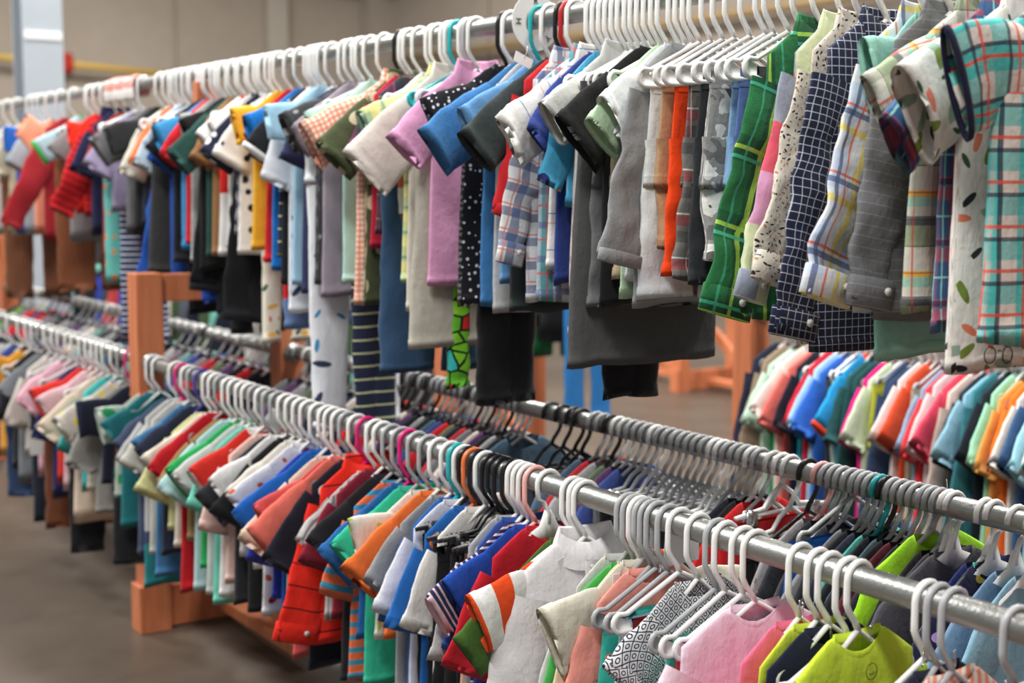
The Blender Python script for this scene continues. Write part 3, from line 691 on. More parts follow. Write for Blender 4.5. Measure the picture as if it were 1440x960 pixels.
U('t', 306, ('bands', [(0, WH), (.09, (206, 40, 36)), (.30, WH)]), 'red and white banded', 360, (287, 205), sw=.045, w=.13)
U('t', 298, S_((150, 112, 76)), 'camel brown', 360, (288, 232), sw=.035, w=.12)
U('t', 290, ('heather', (46, 86, 78), (30, 60, 56)), 'dark forest green', 362, (250, 230), sw=.05, w=.13)
U('t', 280, S_((26, 27, 29)), 'jet black', 380, (262, 190), sw=.05, w=.13)
U('t', 268, S_((160, 162, 160)), 'ash grey', 370, (258, 180), sw=.04, w=.13)
U('t', 262, S_((204, 36, 46)), 'poppy red', 345, w=.13)
U('t', 256, S_((58, 140, 196)), 'cerulean blue', 350, (220, 195), sw=.04, w=.13)
U('k', 248, S_((206, 192, 180)), 'warm beige', 350, w=.12)
U('t', 243, S_((24, 26, 30)), 'deep black', 370, (222, 225), sw=.06, w=.14)
U('t', 239, S_((34, 78, 160)), 'cobalt play', 414, w=.13)
U('t', 225, ('leaf', (172, 190, 202), [(130, 150, 170), (206, 214, 220)], 24, .014, 1.3, .7), 'pale blue mottled', 330, (205, 240), sw=.055, w=.13)
U('t', 214, ('bands', [(0, (226, 118, 62)), (.45, (226, 118, 62)), (.5, (40, 110, 100))]), 'tangerine', 318, w=.12)
U('k', 212, S_((50, 51, 53)), 'charcoal', 384, w=.17, thick=.02)
U('t', 200, ('bands', [(0, (206, 206, 192)), (.22, (36, 44, 60))]), 'cream and ink-blue', 322, w=.13)
U('t', 188, S_((40, 42, 44)), 'soft black', 330, (150, 200), sw=.05, w=.14)
U('t', 178, ('heather', (90, 90, 92), (120, 120, 124)), 'charcoal heather', 330, (138, 215), sw=.06, w=.14)
U('p', 168, P_navw, 'navy and white striped', 480, w=.08, sw=.04)
U('t', 158, S_((150, 140, 170)), 'dusty lavender', 300, w=.13)
U('p', 148, P_tealor, 'teal fox-printed', 398, w=.13, sw=.06)
U('t', 142, S_((150, 60, 54)), 'rust red', 370, w=.13)
U('t', 128, S_((32, 38, 70)), 'midnight blue', 330, w=.14)
U('l', 120, ('stripe', (206, 34, 40), (120, 24, 32), .026, .006, 1), 'red narrow-striped', 305, (86, 300), sw=.05, w=.13, band=S_((38, 44, 80)))
U('t', 108, S_((226, 48, 28)), 'vermilion', 300, (96, 190), sw=.05, w=.13)
U('t', 98, ('heather', (150, 150, 152), (110, 110, 114)), 'grey marl', 340, (80, 220), sw=.05, w=.13)
U('t', 84, S_((166, 192, 200)), 'ice blue green-cuffed', 372, (56, 215), sw=.05, w=.14, band=S_((60, 170, 80)))
U('p', 78, S_((122, 74, 48)), 'chestnut brown', 410, w=.16, sw=.08)
U('w', 62, S_((158, 36, 44)), 'brick red', 340, (14, 318), sw=.045, w=.14)
U('t', 48, S_((236, 160, 130)), 'peach', 330, (30, 175), sw=.05, w=.13)
U('t', 34, S_((150, 160, 170)), 'pale slate', 330, w=.13)
U('t', 22, S_((36, 92, 176)), 'strong blue', 330, (6, 195), sw=.05, w=.13)
U('t', 12, ('leaf', (200, 190, 160), [(90, 170, 180), (220, 140, 70)], 18, .02, 1.2, .8), 'cream jungle-printed', 330, w=.14)
U('p', 2, S_((112, 72, 50)), 'coffee brown', 420, w=.15)
for i, c in enumerate([((190, 190, 190), 'light grey'), ((60, 110, 170), 'mid blue'), ((200, 60, 60), 'tomato red'), ((210, 210, 200), 'off-white'), ((50, 60, 50), 'dark green'), ((220, 180, 90), 'amber')]):
    U('t', -14-i*13, S_(c[0]), c[1], 330, w=.14)

# ---- front lower rail (hook positions, then edges) ------------------------------
Fr = lambda *a, **k: place('F', *a, **k)
H = dict(hook=True)
P_coral = ('stripe', (232, 226, 218), (240, 150, 116), .018, .009, 0)
Fr('t', 1412, ('stripe', (216, 222, 226), (236, 170, 150), .05, .012, 1), 'white coral-banded', L=.42, w=.13, col='grey', **H)
Fr('t', 1324, P_coral, 'coral and cream striped', L=.42, w=.13, col='grey', collar=False, **H)
Fr('t', 1303, S_((34, 38, 60)), 'navy printed', L=.42, w=.12, col='grey', **H)
Fr('o', 1287, ('leaf', BK, [WH], 26, .012, 3, .5), 'black white-streaked', L=.25, w=.11, **H)
Fr('t', 1191, S_((206, 232, 62)), 'neon yellow emblem', L=.42, w=.14, extra=emblem, thick=.02, st=.03, **H)
Fr('o', 1176, S_((28, 29, 34)), 'black stretch', L=.25, w=.12, **H)
Fr('t', 1151, S_((30, 34, 60)), 'navy plain', L=.42, w=.135, **H)
Fr('t', 1134, S_((208, 228, 66)), 'chartreuse', L=.42, w=.135, **H)
Fr('t', 1109, S_((240, 112, 150)), 'bubblegum pink', L=.42, w=.135, **H)
Fr('t', 1046, S_((232, 206, 220)), 'pale rose', L=.44, w=.16, ws=.15, thick=.02, st=.035, **H)
Fr('o', 1029, ('stripe', (226, 230, 230), (60, 150, 160), .010, .004, 0), 'teal and white ticking', L=.24, w=.12, **H)
Fr('o', 1004, S_((182, 52, 66)), 'raspberry', L=.24, w=.12, **H)
Fr('o', 992, S_((90, 206, 188)), 'mint turquoise', L=.26, w=.12, col='grey', **H)
Fr('w', 966, ('lattice', (228, 230, 232), (34, 38, 58), .021), 'navy lattice-printed', L=.44, w=.125, tip=(905, 950), sw=.05, st=.03, **H)
Fr('o', 940, S_((198, 42, 44)), 'red ribbed', L=.24, w=.11, **H)
Fr('o', 924, ('leaf', (190, 222, 232), [(60, 160, 200), (40, 90, 150), (226, 240, 244)], 22, .02, 2, .9), 'white blue-flower', L=.28, w=.12, col='grey', **H)
Fr('o', 907, ('leaf', (62, 190, 176), [(222, 60, 130), (240, 150, 100)], 24, .009, 2, .7), 'turquoise flamingo', L=.28, w=.13, col='grey', **H)
Fr('t', 900, S_((244, 160, 146)), 'salmon pink', L=.46, w=.13, col='grey', **H)
Fr('t', 892, ('ombre', (222, 218, 200), (170, 196, 206)), 'cream fading to blue', None, (775, 905), L=.46, w=.13, sw=.07, col='grey', st=.03, **H)
Fr('t', 884, S_((222, 204, 172)), 'sand', L=.44, w=.125, **H)
Fr('t', 876, S_((74, 176, 84)), 'apple green', L=.44, w=.14, col='grey', **H)
Fr('t', 869, S_((200, 200, 196)), 'silver grey', L=.44, w=.12, col='grey', **H)
Fr('l', 808, S_((228, 226, 228)), 'white pocketed', L=.50, w=.15, ws=.13, sw=.06, thick=.024, st=.04, rz=-.12, **H)
Fr('t', 800, ('bands', [(0, WH), (.03, (232, 78, 30)), (.065, WH), (.10, (232, 78, 30)), (.15, WH), (.23, (232, 78, 30)), (.29, WH)]), 'white and orange banded', None, (672, 880), L=.46, w=.16, ws=.15, sw=.062, st=.03, **H)
Fr('t', 790, S_((70, 104, 44)), 'moss green', L=.5, w=.14, tip=(655, 925), sw=.05, **H)
Fr('t', 756, S_((190, 28, 44)), 'ruby red', L=.44, w=.14, style='flat', thick=.018, **H)
Fr('t', 738, S_((34, 78, 176)), 'cobalt', L=.44, w=.145, tip=(640, 850), col='pink', **H)
Fr('t', 729, ('stripe', (40, 50, 86), (226, 196, 204), .011, .004, 1), 'navy and pink pinstripe', L=.44, w=.14, tip=(612, 868), sw=.05, **H)
Fr('t', 721, S_((54, 84, 160)), 'ocean blue', L=.4, w=.12, **H)
Fr('t', 713, P_speck, 'flecked grey', L=.44, w=.13, **H)
Fr('p', 706, ('leaf', (240, 190, 170), [(230, 120, 90), (120, 180, 170)], 24, .012, 1.6, .6), 'peach flower-printed', L=.4, w=.12, sw=.05, style='bar', col='black', **H)
Fr('p', 694, S_((24, 24, 26)), 'black slim', L=.46, w=.12, sw=.05, style='bar', col='black', **H)
Fr('p', 686, S_((38, 38, 42)), 'faded black', L=.42, w=.12, sw=.05, style='bar', col='black', **H)
Fr('p', 678, S_((28, 28, 32)), 'black wide', L=.5, w=.14, sw=.06, style='bar', col='black', **H)
Fr('t', 668, S_((224, 222, 218)), 'cream graphic', L=.44, w=.13, **H)
Fr('p', 660, S_((30, 30, 34)), 'black cotton', L=.5, w=.12, style='bar', col='black', **H)
Fr('t', 652, S_((36, 100, 176)), 'lapis blue', L=.48, w=.13, col='orange', **H)
Fr('p', 645, S_((32, 32, 36)), 'black ribbed', L=.5, w=.12, style='bar', col='black', **H)
Fr('t', 638, S_((208, 210, 222)), 'pale lavender white', L=.44, w=.135, tip=(552, 868), sw=.055, st=.03, **H)
Fr('t', 630, S_((38, 98, 170)), 'medium blue', None, L=.42, w=.13, col='teal', **H)
Fr('t', 620, P_heath, 'heathered grey', L=.46, w=.14, tip=(532, 830), sw=.05, **H)
E = [ # kind, edge u, pattern, desc, hem v, tip
 ('t', 545, S_((240, 118, 56)), 'orange two-tier', 900, (505, 822)),
 ('t', 531, ('leaf', (222, 222, 212), [(180, 210, 70)], 20, .014, 2, .6), 'white lime-splashed', 900, (497, 765)),
 ('t', 516, S_((52, 184, 148)), 'emerald mint', 965, (487, 790)),
 ('t', 505, S_((40, 100, 164)), 'azure', 900, (468, 800)),
 ('t', 495, ('stripe', (224, 110, 70), (60, 140, 170), .03, .012, 1), 'orange and blue striped', 960, None),
 ('t', 482, S_((36, 36, 40)), 'black crew-neck', 960, (455, 780)),
 ('t', 470, S_((130, 34, 52)), 'maroon', 870, (450, 800)),
 ('t', 460, ('stripe', (206, 206, 204), (130, 130, 134), .02, .008, 0), 'grey vertical-striped', 870, (440, 775)),
 ('l', 448, ('plaid', (232, 44, 30), [((40, 20, 22), 1, .05, .0035, 0, .9)]), 'bright red black-lined', 905, (414, 900)),
 ('t', 436, S_((30, 34, 46)), 'blue-black', 940, (395, 800)),
 ('t', 424, S_((222, 110, 96)), 'coral plain', 900, (368, 770)),
 ('t', 414, S_((200, 84, 84)), 'faded red', 925, (372, 740)),
 ('t', 404, S_((220, 196, 176)), 'shell beige', 860, (360, 775)),
 ('t', 396, S_((26, 92, 176)), 'vivid blue', 900, (344, 745)),
 ('t', 384, S_((56, 70, 170)), 'indigo', 840, None),
 ('t', 372, ('leaf', (220, 220, 224), [(200, 90, 60), (150, 30, 50)], 20, .012, 1.5, .6), 'white autumn-leaf', 866, (340, 720)),
 ('t', 362, S_((220, 216, 206)), 'ivory', 800, (338, 712)),
 ('t', 352, S_((30, 30, 32)), 'black heavy', 862, (322, 735)),
 ('t', 342, S_((226, 226, 226)), 'white curled-sleeve', 780, (312, 700)),
 ('t', 332, S_((44, 46, 50)), 'graphite', 850, (295, 720)),
 ('t', 322, S_((226, 190, 180)), 'blush', 820, None),
 ('t', 312, ('bands', [(0, (206, 48, 40)), (.1, WH)]), 'red-shouldered white', 840, (280, 685)),
 ('t', 303, S_((110, 200, 180)), 'aquamarine', 850, (290, 720)),
 ('t', 294, S_((190, 194, 192)), 'cool grey', 838, (262, 690)),
 ('t', 286, S_((44, 160, 88)), 'kelly green', 800, (250, 682)),
 ('t', 276, S_((172, 206, 208)), 'frost blue', 830, (244, 700)),
 ('t', 268, S_((150, 122, 82)), 'tobacco', 760, (240, 695)),
 ('t', 258, S_((180, 26, 36)), 'dark cherry', 833, (228, 675)),
 ('t', 250, S_((222, 216, 200)), 'bone white', 770, (215, 665)),
 ('t', 242, ('s', (206, 206, 150)), 'pale lime', 745, (212, 700)),
 ('t', 232, S_((36, 42, 62)), 'ink navy', 780, (208, 650)),
 ('t', 222, S_((64, 116, 160)), 'steel blue', 812, (202, 640)),
 ('t', 214, S_((190, 188, 180)), 'stone', 780, (190, 665)),
 ('t', 206, ('bands', [(0, LG), (.4, (60, 70, 100)), (.44, (40, 124, 130))]), 'grey teal-hemmed', 825, (186, 660)),
 ('t', 198, S_((70, 80, 106)), 'denim grey', 780, (176, 640)),
 ('t', 176, S_((34, 110, 116)), 'dark teal', 740, (160, 615)),
 ('t', 168, ('leaf', (176, 190, 180), [(40, 150, 90), (60, 170, 170), (200, 80, 50)], 14, .03, 1.6, .9), 'tropical-printed', 700, (140, 600)),
 ('o', 160, S_((30, 30, 34)), 'black sport', 790, None),
 ('t', 150, S_((28, 34, 52)), 'deep navy', 680, (108, 590)),
 ('t', 140, S_((150, 150, 146)), 'concrete grey', 722, None),
 ('t', 130, ('leaf', (206, 200, 190), [(222, 206, 70), (90, 100, 120)], 18, .02, 1.5, .8), 'cream yellow-splashed', 690, (88, 610)),
 ('t', 121, S_((70, 180, 180)), 'lagoon', 690, None),
 ('t', 110, S_((216, 196, 176)), 'biscuit', 735, (68, 615)),
 ('p', 103, S_((24, 25, 28)), 'black school-length', 780, None),
 ('t', 96, S_((228, 190, 196)), 'shell pink', 690, (62, 580)),
 ('t', 88, S_((214, 54, 46)), 'signal red', 680, (50, 570)),
 ('t', 80, S_((36, 40, 88)), 'royal indigo', 700, None),
 ('p', 70, S_((112, 66, 44)), 'russet brown', 745, None),
 ('l', 62, S_((232, 180, 196)), 'candy pink', 668, (36, 575)),
 ('p', 52, S_((30, 36, 48)), 'dark jeans', 735, None),
 ('t', 44, S_((206, 200, 192)), 'pebble', 640, None),
 ('t', 34, S_((120, 124, 130)), 'pewter', 680, (12, 560)),
 ('t', 26, S_((38, 40, 42)), 'coal black', 660, None),
 ('p', 18, S_((44, 62, 92)), 'mid-blue jeans', 700, None),
 ('t', 10, S_((226, 158, 56)), 'golden amber', 640, (0, 520)),
 ('t', 0, S_((60, 80, 150)), 'slate blue', 640, None),
 ('t', -14, S_((206, 206, 206)), 'plain white', 640, None),
 ('t', -30, S_((80, 84, 88)), 'lead grey', 640, None)]
hcol = random.Random(5)
for kd, u, pt, ds, vh, tp in E:
    c = hcol.choices(['white', 'grey', 'magenta', 'purple'], [10, 3, .4, .4])[0]
    wd = .135
    Fr(kd, u-2, pt, ds, vh, tp, w=wd, col=c)

# ---- rear lower rail (hooks) -----------------------------------------------------
BR = random.Random(21)
def Bk(kind, u, pat, desc, **k):
    y = on_x(u, 740-.235*(1440-u), DB-.0).y; k.setdefault('col', 'grey'); k.setdefault('res', 7); k.setdefault('w', .145)
    return garment('B', kind, y, pat, desc, flip=True, **k)
Bk('t', 1455, S_((130, 170, 190)), 'light denim', style='flat', col='white', L=.42)
Bk('t', 1430, S_((110, 140, 170)), 'washed chambray', style='flat', col='white', L=.42)
Bk('t', 1398, ('leaf', (32, 32, 62), [(190, 150, 210), (226, 196, 80), (100, 200, 190)], 18, .017, 1.6, .7), 'navy pineapple-printed', style='flat', col='white', L=.42, thick=.016, res=10)
Bk('t', 1385, S_((34, 44, 100)), 'lapis navy', col='white', L=.42)
Bk('t', 1342, S_((74, 74, 80)), 'dark grey round-necked', style='flat', col='white', L=.42, w=.16, res=10, thick=.016)
Bk('t', 1334, S_((60, 60, 66)), 'iron grey', style='flat', col='white', L=.42)
Bk('t', 1322, S_((30, 30, 34)), 'black soft', L=.42)
Bk('t', 1312, S_((150, 210, 40)), 'neon lime', L=.46, w=.19, ws=.155, up=.06, tip=None, thick=.016)
Bk('t', 1303, ('bands', [(0, (60, 66, 74)), (.2, (60, 66, 74))]), 'storm grey', L=.42)
back_cols = [((44, 40, 52), 'dusk violet'), ((90, 34, 46), 'wine'), ((30, 32, 38), 'near-black'), ((70, 90, 100), 'blue slate'), ((26, 28, 34), 'onyx'), ((80, 160, 150), 'jade'), ((50, 54, 70), 'storm blue'), ((36, 36, 40), 'charcoal black'), ((120, 122, 126), 'dove grey')]
us = [1290, 1280, 1268, 1257, 1247, 1238, 1228, 1218, 1209]
for u, (c, n_) in zip(us, back_cols): Bk('t', u, S_(c), n_, L=.42, col='black' if n_ in ('onyx',) else ('teal' if n_ == 'jade' else 'grey'))
Bk('k', 1198, S_((14, 90, 176)), 'strong azure', L=.36, w=.185, thick=.016, col='grey', up=.085)
for u, c, n_, kd in [(1186, (60, 60, 66), 'smoke grey', 't'), (1176, (170, 172, 178), 'mist grey', 'o'), (1166, (40, 42, 48), 'dark slate', 't'), (1156, (150, 146, 150), 'misty grey', 't'), (1136, (26, 26, 30), 'pitch black', 'p')]:
    Bk(kd, u, S_(c), n_, L=.40, col={'misty grey': 'pink', 'pitch black': 'black'}.get(n_, 'grey'))
Bk('o', 1112, S_((24, 24, 28)), 'black belted', L=.34, style='bar', col='white')
Bk('k', 1100, S_((188, 28, 34)), 'scarlet flared', L=.36, w=.185, up=.075, thick=.016, style='bar', col='white')
Bk('o', 1088, S_((120, 60, 60)), 'terracotta', L=.34, style='bar', col='clear')
BC = [((190, 34, 40), 'cardinal red'), ((28, 28, 32), 'black'), ((30, 32, 44), 'dark ink'), ((34, 34, 38), 'carbon'), ((110, 112, 116), 'medium grey'), ((52, 70, 130), 'naval blue'), ((88, 58, 96), 'aubergine'), ((92, 104, 80), 'sage'),
      ((150, 150, 152), 'cloud grey'), ((170, 36, 46), 'garnet'), ((66, 90, 110), 'petrol'), ((200, 190, 180), 'linen')]
u = 1070
k = 0
while u > 835:
    kd = 'o' if 900 < u < 1040 else 't'
    c, n_ = (BC[1+(k % 3)] if kd == 'o' and k % 4 else BC[k % len(BC)])
    Bk(kd, u, S_(c), n_, L=.38, col=BR.choices(['grey', 'white', 'black', 'clear'], [8, 2, 1.2, 1])[0], style=('bar' if kd == 'o' else None))
    u -= 10.5; k += 1
for u, c, n_, kd in [(818, (30, 30, 32), 'black leather-look', 'k'), (808, (70, 74, 80), 'dark grey pinned', 'k'), (792, (136, 26, 40), 'burgundy', 'k'), (776, (226, 196, 170), 'apricot cream', 'k')]:
    Bk(kd, u, S_(c), n_, L=.36, w=.16, style='bar', col='black')
u = 735
while u > 545:
    c, n_ = BC[(k*5+3) % len(BC)]
    Bk('t', u, S_(c), n_, L=.40, col='grey' if BR.random() < .75 else 'black', res=6); u -= 8.5; k += 1
u = 535
while u > 30:
    if 380 < u < 410: u -= 14; continue
    c, n_ = random.Random(k).choice(BC+[((96, 140, 60), 'grass green'), ((170, 168, 170), 'rainy grey'), ((110, 150, 146), 'soft teal'), ((126, 110, 116), 'mauve brown'), ((60, 60, 66), 'flint')])
    Bk('t', u, S_(c), n_, L=.44, col=BR.choices(['grey', 'black', 'white'], [7, 2, 2])[0], res=6); u -= max(7, 15-.012*(535-u)*1.2); k += 1

# ---- rack across the aisle -------------------------------------------------------
RR = [(1052, 'l', (40, 46, 66), 'ink-coloured', None), (1066, 'w', (150, 130, 110), 'taupe', None), (1078, 't', (196, 226, 206), 'pale green', None), (1088, 'p', (20, 130, 66), 'emerald green', None), (1098, 't', (228, 222, 212), 'cream', None),
      (1106, 't', (226, 112, 104), 'watermelon', None), (1112, 't', (30, 34, 50), 'dark navy blue', None), (1120, 'p', (24, 160, 176), 'cyan', None), (1128, 't', (206, 36, 60), 'carmine', None), (1136, 't', (168, 206, 222), 'baby blue', None),
      (1150, 't', (50, 106, 200), 'bright blue', None), (1160, 'p', (60, 62, 70), 'slate grey', None), (1172, 'p', (186, 206, 190), 'grey-green mottled', None), (1180, 't', (36, 150, 210), 'sky blue orange-cuffed', (226, 74, 30)), (1190, 't', (40, 90, 90), 'deep teal', None),
      (1200, 'l', (30, 78, 78), 'bottle teal', None), (1210, 't', (222, 30, 130), 'magenta', None), (1216, 't', (206, 218, 190), 'celery', None), (1222, 'p', (196, 196, 50), 'acid yellow', None), (1230, 'l', (52, 70, 100), 'dark denim', None), (1240, 'l', (48, 64, 96), 'indigo denim', None),
      (1256, 't', (222, 216, 214), 'white blurred-print', None), (1264, 't', (220, 80, 44), 'burnt orange', None), (1274, 'p', (206, 190, 160), 'wheat', None), (1284, 't', (140, 164, 190), 'dusty blue', None), (1294, 't', (230, 60, 70), 'strawberry', None),
      (1304, 't', (206, 206, 206), 'pearl grey', None), (1314, 't', (222, 70, 96), 'rose red', None), (1324, 'l', (222, 200, 190), 'rosy beige striped', None), (1338, 't', (40, 48, 58), 'gunmetal', None), (1348, 't', (140, 186, 206), 'glacier blue', None), (1358, 'l', (60, 130, 140), 'sea teal', None),
      (1370, 't', (30, 34, 44), 'black-blue', None), (1380, 't', (160, 222, 190), 'spearmint', None), (1390, 't', (216, 160, 80), 'honey', None), (1400, 't', (240, 120, 40), 'pumpkin orange', None), (1408, 't', (230, 222, 210), 'eggshell', None), (1418, 't', (60, 90, 130), 'chambray blue', None),
      (1428, 't', (160, 206, 220), 'pool blue', None), (1440, 't', (226, 226, 222), 'chalk white', None), (1450, 't', (60, 190, 200), 'bright turquoise', None), (1464, 't', (200, 210, 220), 'frosted grey', None)]
for u, kd, c, n_, bnd in RR:
    garment('R', kd, y_edge('R', u, .17), S_(c), n_, w=.17, L=random.uniform(.56, .66), res=7, col='grey' if u % 4 else 'white', band=S_(bnd) if bnd else None, slen=.17)
# ---- clothes on the two far racks ------------------------------------------------
blueY = on_x(800, 540, 3.60).y
garment('S', 'p', blueY, S_((40, 112, 176)), 'bright blue long', w=.13, L=1.22, sw=.055, res=8, legspread=.0, style='bar', col='white')
for i, (c, n_) in enumerate([((44, 44, 46), 'black patterned'), ((30, 110, 60), 'dark green'), ((206, 70, 40), 'rust orange'), ((40, 42, 48), 'smoky black'), ((200, 196, 190), 'ecru')]):
    garment('S', 'p' if i % 2 else 'l', blueY+.16+.07*i, S_(c), n_, w=.14, L=.95 if i < 3 else .7, res=6)
fr_ = random.Random(9)
FC = [((30, 30, 34), 'black'), ((60, 62, 66), 'charcoal'), ((112, 74, 50), 'brown'), ((60, 76, 50), 'army green'), ((150, 148, 146), 'grey'), ((36, 60, 150), 'blue'), ((28, 34, 50), 'navy'), ((200, 196, 188), 'cream'), ((170, 60, 56), 'red'), ((84, 90, 100), 'slate'), ((120, 190, 176), 'mint')]
yy = 5.95; k = 0
while yy < 13.4:
    c, n_ = FC[(k*4+fr_.randint(0, 2)) % len(FC)]
    garment('T', ['w', 'p', 'k'][k % 3], yy, S_(c), n_, w=.19, L=fr_.uniform(.5, .7), res=6, col='grey', style='none'); yy += .17; k += 1
for i in range(9):
    c, n_ = [((40, 44, 52), 'inky grey'), ((206, 206, 204), 'off-white plain'), ((60, 62, 70), 'graphite grey'), ((28, 28, 32), 'dim black'), ((150, 170, 180), 'blue grey'), ((176, 60, 50), 'brick'), ((90, 110, 90), 'moss'), ((30, 36, 60), 'dark blue'), ((190, 170, 140), 'tan')][i]
    garment('E', 't', cR.y+.06+.09*i, S_(c), n_, w=.2, L=.7, res=6, style='none')

# ---- spread the crowded stretches a little, then build every garment
for rl, gap in (('U', .021), ('F', .0165), ('B', .0135), ('R', .028), ('S', .05), ('T', .12), ('E', .08)):
    q = sorted([g_ for g_ in QUEUE if g_[0] == rl], key=lambda g_: g_[1])
    for it in range(400):
        mv = 0
        for a_, b_ in zip(q, q[1:]):
            d_ = gap-(b_[1]-a_[1])
            if d_ > 1e-5: a_[1] -= d_/2; b_[1] += d_/2; mv = 1
        if not mv: break
    for g_ in q:
        if rl in 'UFB' and abs(g_[1]-YP) < .055 and rl != 'U': g_[1] = YP+(.062 if g_[1] > YP else -.062)
for g_ in QUEUE: make_garment(g_[0], g_[2], g_[1], g_[3], g_[4], **g_[5])
# ---- size divider disc with lettering --------------------------------------------
dy = on_x(752, 20, DU).y-.02
g = G(); K = 40; R = []
for rr_, yy in ((.028, -.001), (.062, -.001), (.062, .001), (.028, .001), (.028, -.001)): R.append([(rr_*cos(2*pi*j/K), yy, rr_*sin(2*pi*j/K)) for j in range(K)])
g.rings(R); disc = g.build('size_divider', plain('white_card_plastic', (222, 222, 218), .5), None, False); disc.location = (DU-.012, dy, ZU-.008)
tag(disc, 'round white size divider with black letters on the upper rail', 'size divider')
def text(s, parent, loc, size, rot, mat, name='lettering'):
    c = bpy.data.curves.new(name, 'FONT'); c.body = s; c.size = size; c.align_x = 'CENTER'; c.align_y = 'CENTER'; c.extrude = .0004
    o = bpy.data.objects.new(name, c); COL.objects.link(o); dg = bpy.context.evaluated_depsgraph_get(); me = bpy.data.meshes.new_from_object(o.evaluated_get(dg)); bpy.data.objects.remove(o)
    me.materials.clear(); me.materials.append(mat); o = bpy.data.objects.new(name, me); COL.objects.link(o); o.parent = parent; o.location = loc; o.rotation_euler = (pi/2, rot, 0); return o
for ch, a in (('R', 90), ('H', 180), ('Y', 315)):
    an = radians(a); text(ch, disc, (.045*cos(an), -.002, .045*sin(an)), .02, -(an-pi/2), HC['black'])
# ---- printed cloth thrown over the rail
g = G(); R = []; y0_ = on_x(158, 110, DU).y; y1_ = on_x(200, 110, DU).y; n_ = 14
for i in range(n_+1):
    yy = y0_+(y1_-y0_)*i/n_; r = []
    for j in range(13):
        a = pi*(j-2)/8; 
        if j < 2: x, z = -.034-.004*sin(i*1.3+j), -.05+.028*j
        elif j > 10: x, z = .034+.004*cos(i*1.1), -.02*(j-10)
        else: x, z = -.034*cos(a), .034*sin(a)+.012*mnoise.noise(Vector((i*.5, j*.4, 3)))
        r.append((x+.008*mnoise.noise(Vector((i*.45, j*.5, 9))), yy, z))
    R.append(r+[(x*.93, yy_, z-.003) for x, yy_, z in r[::-1]])
g.rings(R); o = g.build('draped_cloth', fabric(('leaf', (214, 150, 140), [WH, (226, 226, 222), (150, 60, 70)], 14, .03, 1.4, .8))); o.location = (DU, 0, ZU)
tag(o, 'pink and white printed cloth thrown over the far stretch of the upper rail', 'cloth')
# ---- price tags ------------------------------------------------------------------
def price_tag(u, v, x, w, h, label, c=(226, 226, 224), rz=.1, ry=.05):
    p_ = on_x(u, v, x); g = G(); g.box((0, 0, -h/2), (w, .0012, h)); o = g.build('price_tag', plain('paper_%d%d%d' % c, c, .7), None, False); o.location = p_; o.rotation_euler = (0, ry, rz)
    g = G(); g.tube([(0, -.001, -.006), (.002, -.001, .01), (.0, 0, .022)], .0009, 5); g.build('tag_string', HC['clear'], o); tag(o, label, 'tag')
price_tag(872, 806, DF-.06, .034, .085, 'long pale grey paper tag hanging in front of the salmon pink tee')
price_tag(800, 778, DF-.04, .06, .036, 'white card tag behind the collar of the white pocketed shirt', ry=-.3)
price_tag(738, 78, DU-.10, .05, .022, 'white card tag on the hanger above the black trousers', ry=.35)
price_tag(960, 745, DF+.05, .10, .06, 'large white paper tag behind the front lower rail', rz=.2)
price_tag(52, 605, DF-.16, .05, .09, 'blank white card pinned beside the candy pink shirt')
price_tag(1330, 690, DB, .022, .02, 'orange size marker clipped on the rear lower rail', (240, 140, 40))
price_tag(782, 862, DF-.10, .03, .055, 'brown-red paper tag hanging among the blue tees', (180, 90, 80))
# safety pins on the pinned hangers near the front
pr = 0; PINS = []
for (u, v) in ((868, 0), (1062, 815), (1125, 845), (1130, 848), (1168, 882), (1225, 880), (1300, 912), (1342, 915), (1415, 958), (930, 785), (1000, 790)):
    if v == 0: continue
    p_ = on_x(u, v, DF-.01); g = G(); g.tube([(0, 0, 0), (-.003, 0, -.006), (-.0035, 0, -.022), (0, 0, -.026), (.0035, 0, -.022), (.003, 0, -.006)], .0007, 5, closed=True); g.box((0, 0, -.001), (.006, .002, .005))
    o = g.build('safety_pin', M_steel); o.location = p_; o.rotation_euler = (0, .3*((pr % 3)-1), .4); pr += 1
    PINS.append(o); tag(o, 'small steel safety pin at a hanger neck on the front lower rail', 'safety pin', 'safety pins on the front hangers')

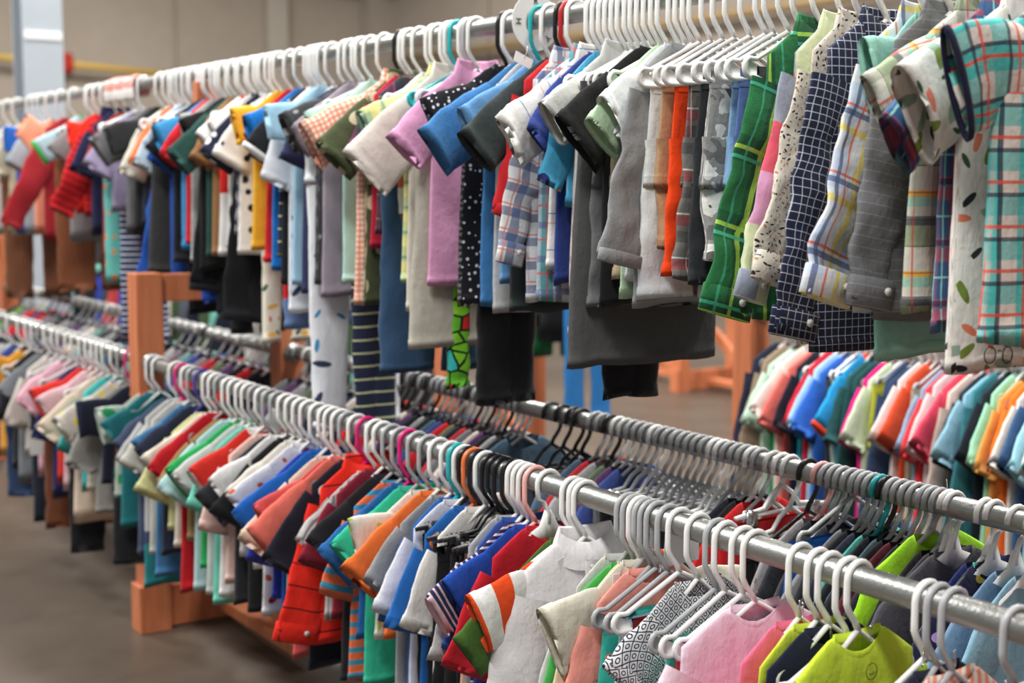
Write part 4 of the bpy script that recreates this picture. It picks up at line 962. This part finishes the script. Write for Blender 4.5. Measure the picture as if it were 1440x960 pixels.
# ------------------------------------------------------------------ labels
RN = {'U': 'upper rail', 'F': 'front lower rail', 'B': 'rear lower rail', 'R': 'rack across the aisle', 'S': 'farther rack', 'T': 'lower rail of the farther rack', 'E': 'distant rack', 'D': 'distant rack'}
GN = {'U': 'upper rail', 'F': 'front lower rail', 'B': 'rear lower rail', 'R': 'rack across the aisle', 'S': 'farther rack', 'T': 'lower rail of the farther rack', 'E': 'distant rack', 'D': 'distant rack'}
from collections import Counter
base = Counter((it[2], it[4], it[5]) for it in ITEMS)
used = set()
for rl in RN:
    its = sorted([i for i in ITEMS if i[2] == rl], key=lambda i: i[3])
    for k, (o, h, r_, y, desc, noun, cat, col, style) in enumerate(its):
        lab = '%s %s on the %s' % (desc, noun, RN[rl])
        nb = its[k-1][4] if k else (its[1][4] if len(its) > 1 else '')
        if base[(rl, desc, noun)] > 1: lab = '%s %s on the %s behind the %s one' % (desc, noun, RN[rl], nb)
        if lab in used: lab = '%s %s, %s, between the %s and %s ones' % (desc, noun, RN[rl], nb, its[min(k+1, len(its)-1)][4])
        used.add(lab)
        tag(o, lab, cat, ('shirts on the ' if cat == 'shirt' else cat+' on the ')+GN[rl])
        if h:
            cn = {'clear': 'translucent'}.get(col, col)
            hl = '%s plastic hanger of the %s' % (cn, lab)
            for a_, b_ in ((' plastic', ''), ('short-sleeved ', ''), (' on the '+RN[rl], ''), ('long-sleeved ', ''), (' ones', ''), (', ', ' ')):
                if len(re.findall(r"[\w']+", hl.replace('-', ' '))) > 16: hl = hl.replace(a_, b_)
            tag(h, hl, 'hanger', 'hangers on the '+GN[rl])
seen_ = Counter()
for o in PINS:
    near = min([i for i in ITEMS if i[2] == 'F'], key=lambda i: abs(i[3]-o.location.y)); seen_[near[4]] += 1
    k_ = seen_[near[4]]; o['label'] = 'small steel safety pin %sat the hanger neck of the %s %s' % (['', 'lower ', 'third '][k_-1], near[4], near[5])
print('GARMENTS', len(ITEMS), Counter(i[2] for i in ITEMS))
for rl in 'UF':
    ys = sorted(i[3] for i in ITEMS if i[2] == rl); print(rl, [round(b-a, 3) for a, b in zip(ys, ys[1:])])

# hangers past the 300 nearest: one joined object
hs = sorted([(i[3] if i[2] in 'UFB' else i[3]+3, i[1]) for i in ITEMS if i[1]], key=lambda q: q[0])
far = [h for _, h in hs[300:]]
if far:
    vs, fs, mi, mats = [], [], [], []
    for h in far:
        for o in [h]+list(h.children):
            M = Matrix.LocRotScale(h.location, h.rotation_euler, None); n = len(vs); me = o.data; m = o.material_slots[0].material
            if m not in mats: mats.append(m)
            vs += [tuple(M @ v.co) for v in me.vertices]; fs += [tuple(n+i for i in p.vertices) for p in me.polygons]; mi += [mats.index(m)]*len(me.polygons)
    me = bpy.data.meshes.new('far_hangers'); me.from_pydata(vs, [], fs)
    for m in mats: me.materials.append(m)
    me.polygons.foreach_set('material_index', mi); me.polygons.foreach_set('use_smooth', [True]*len(fs)); me.update()
    o = bpy.data.objects.new('clothes_hanger', me); COL.objects.link(o); tag(o, 'mass of blurred hangers at the far end of the rails', 'hanger', None, 'stuff')
    for h in far:
        for c in list(h.children): bpy.data.objects.remove(c)
        bpy.data.objects.remove(h)
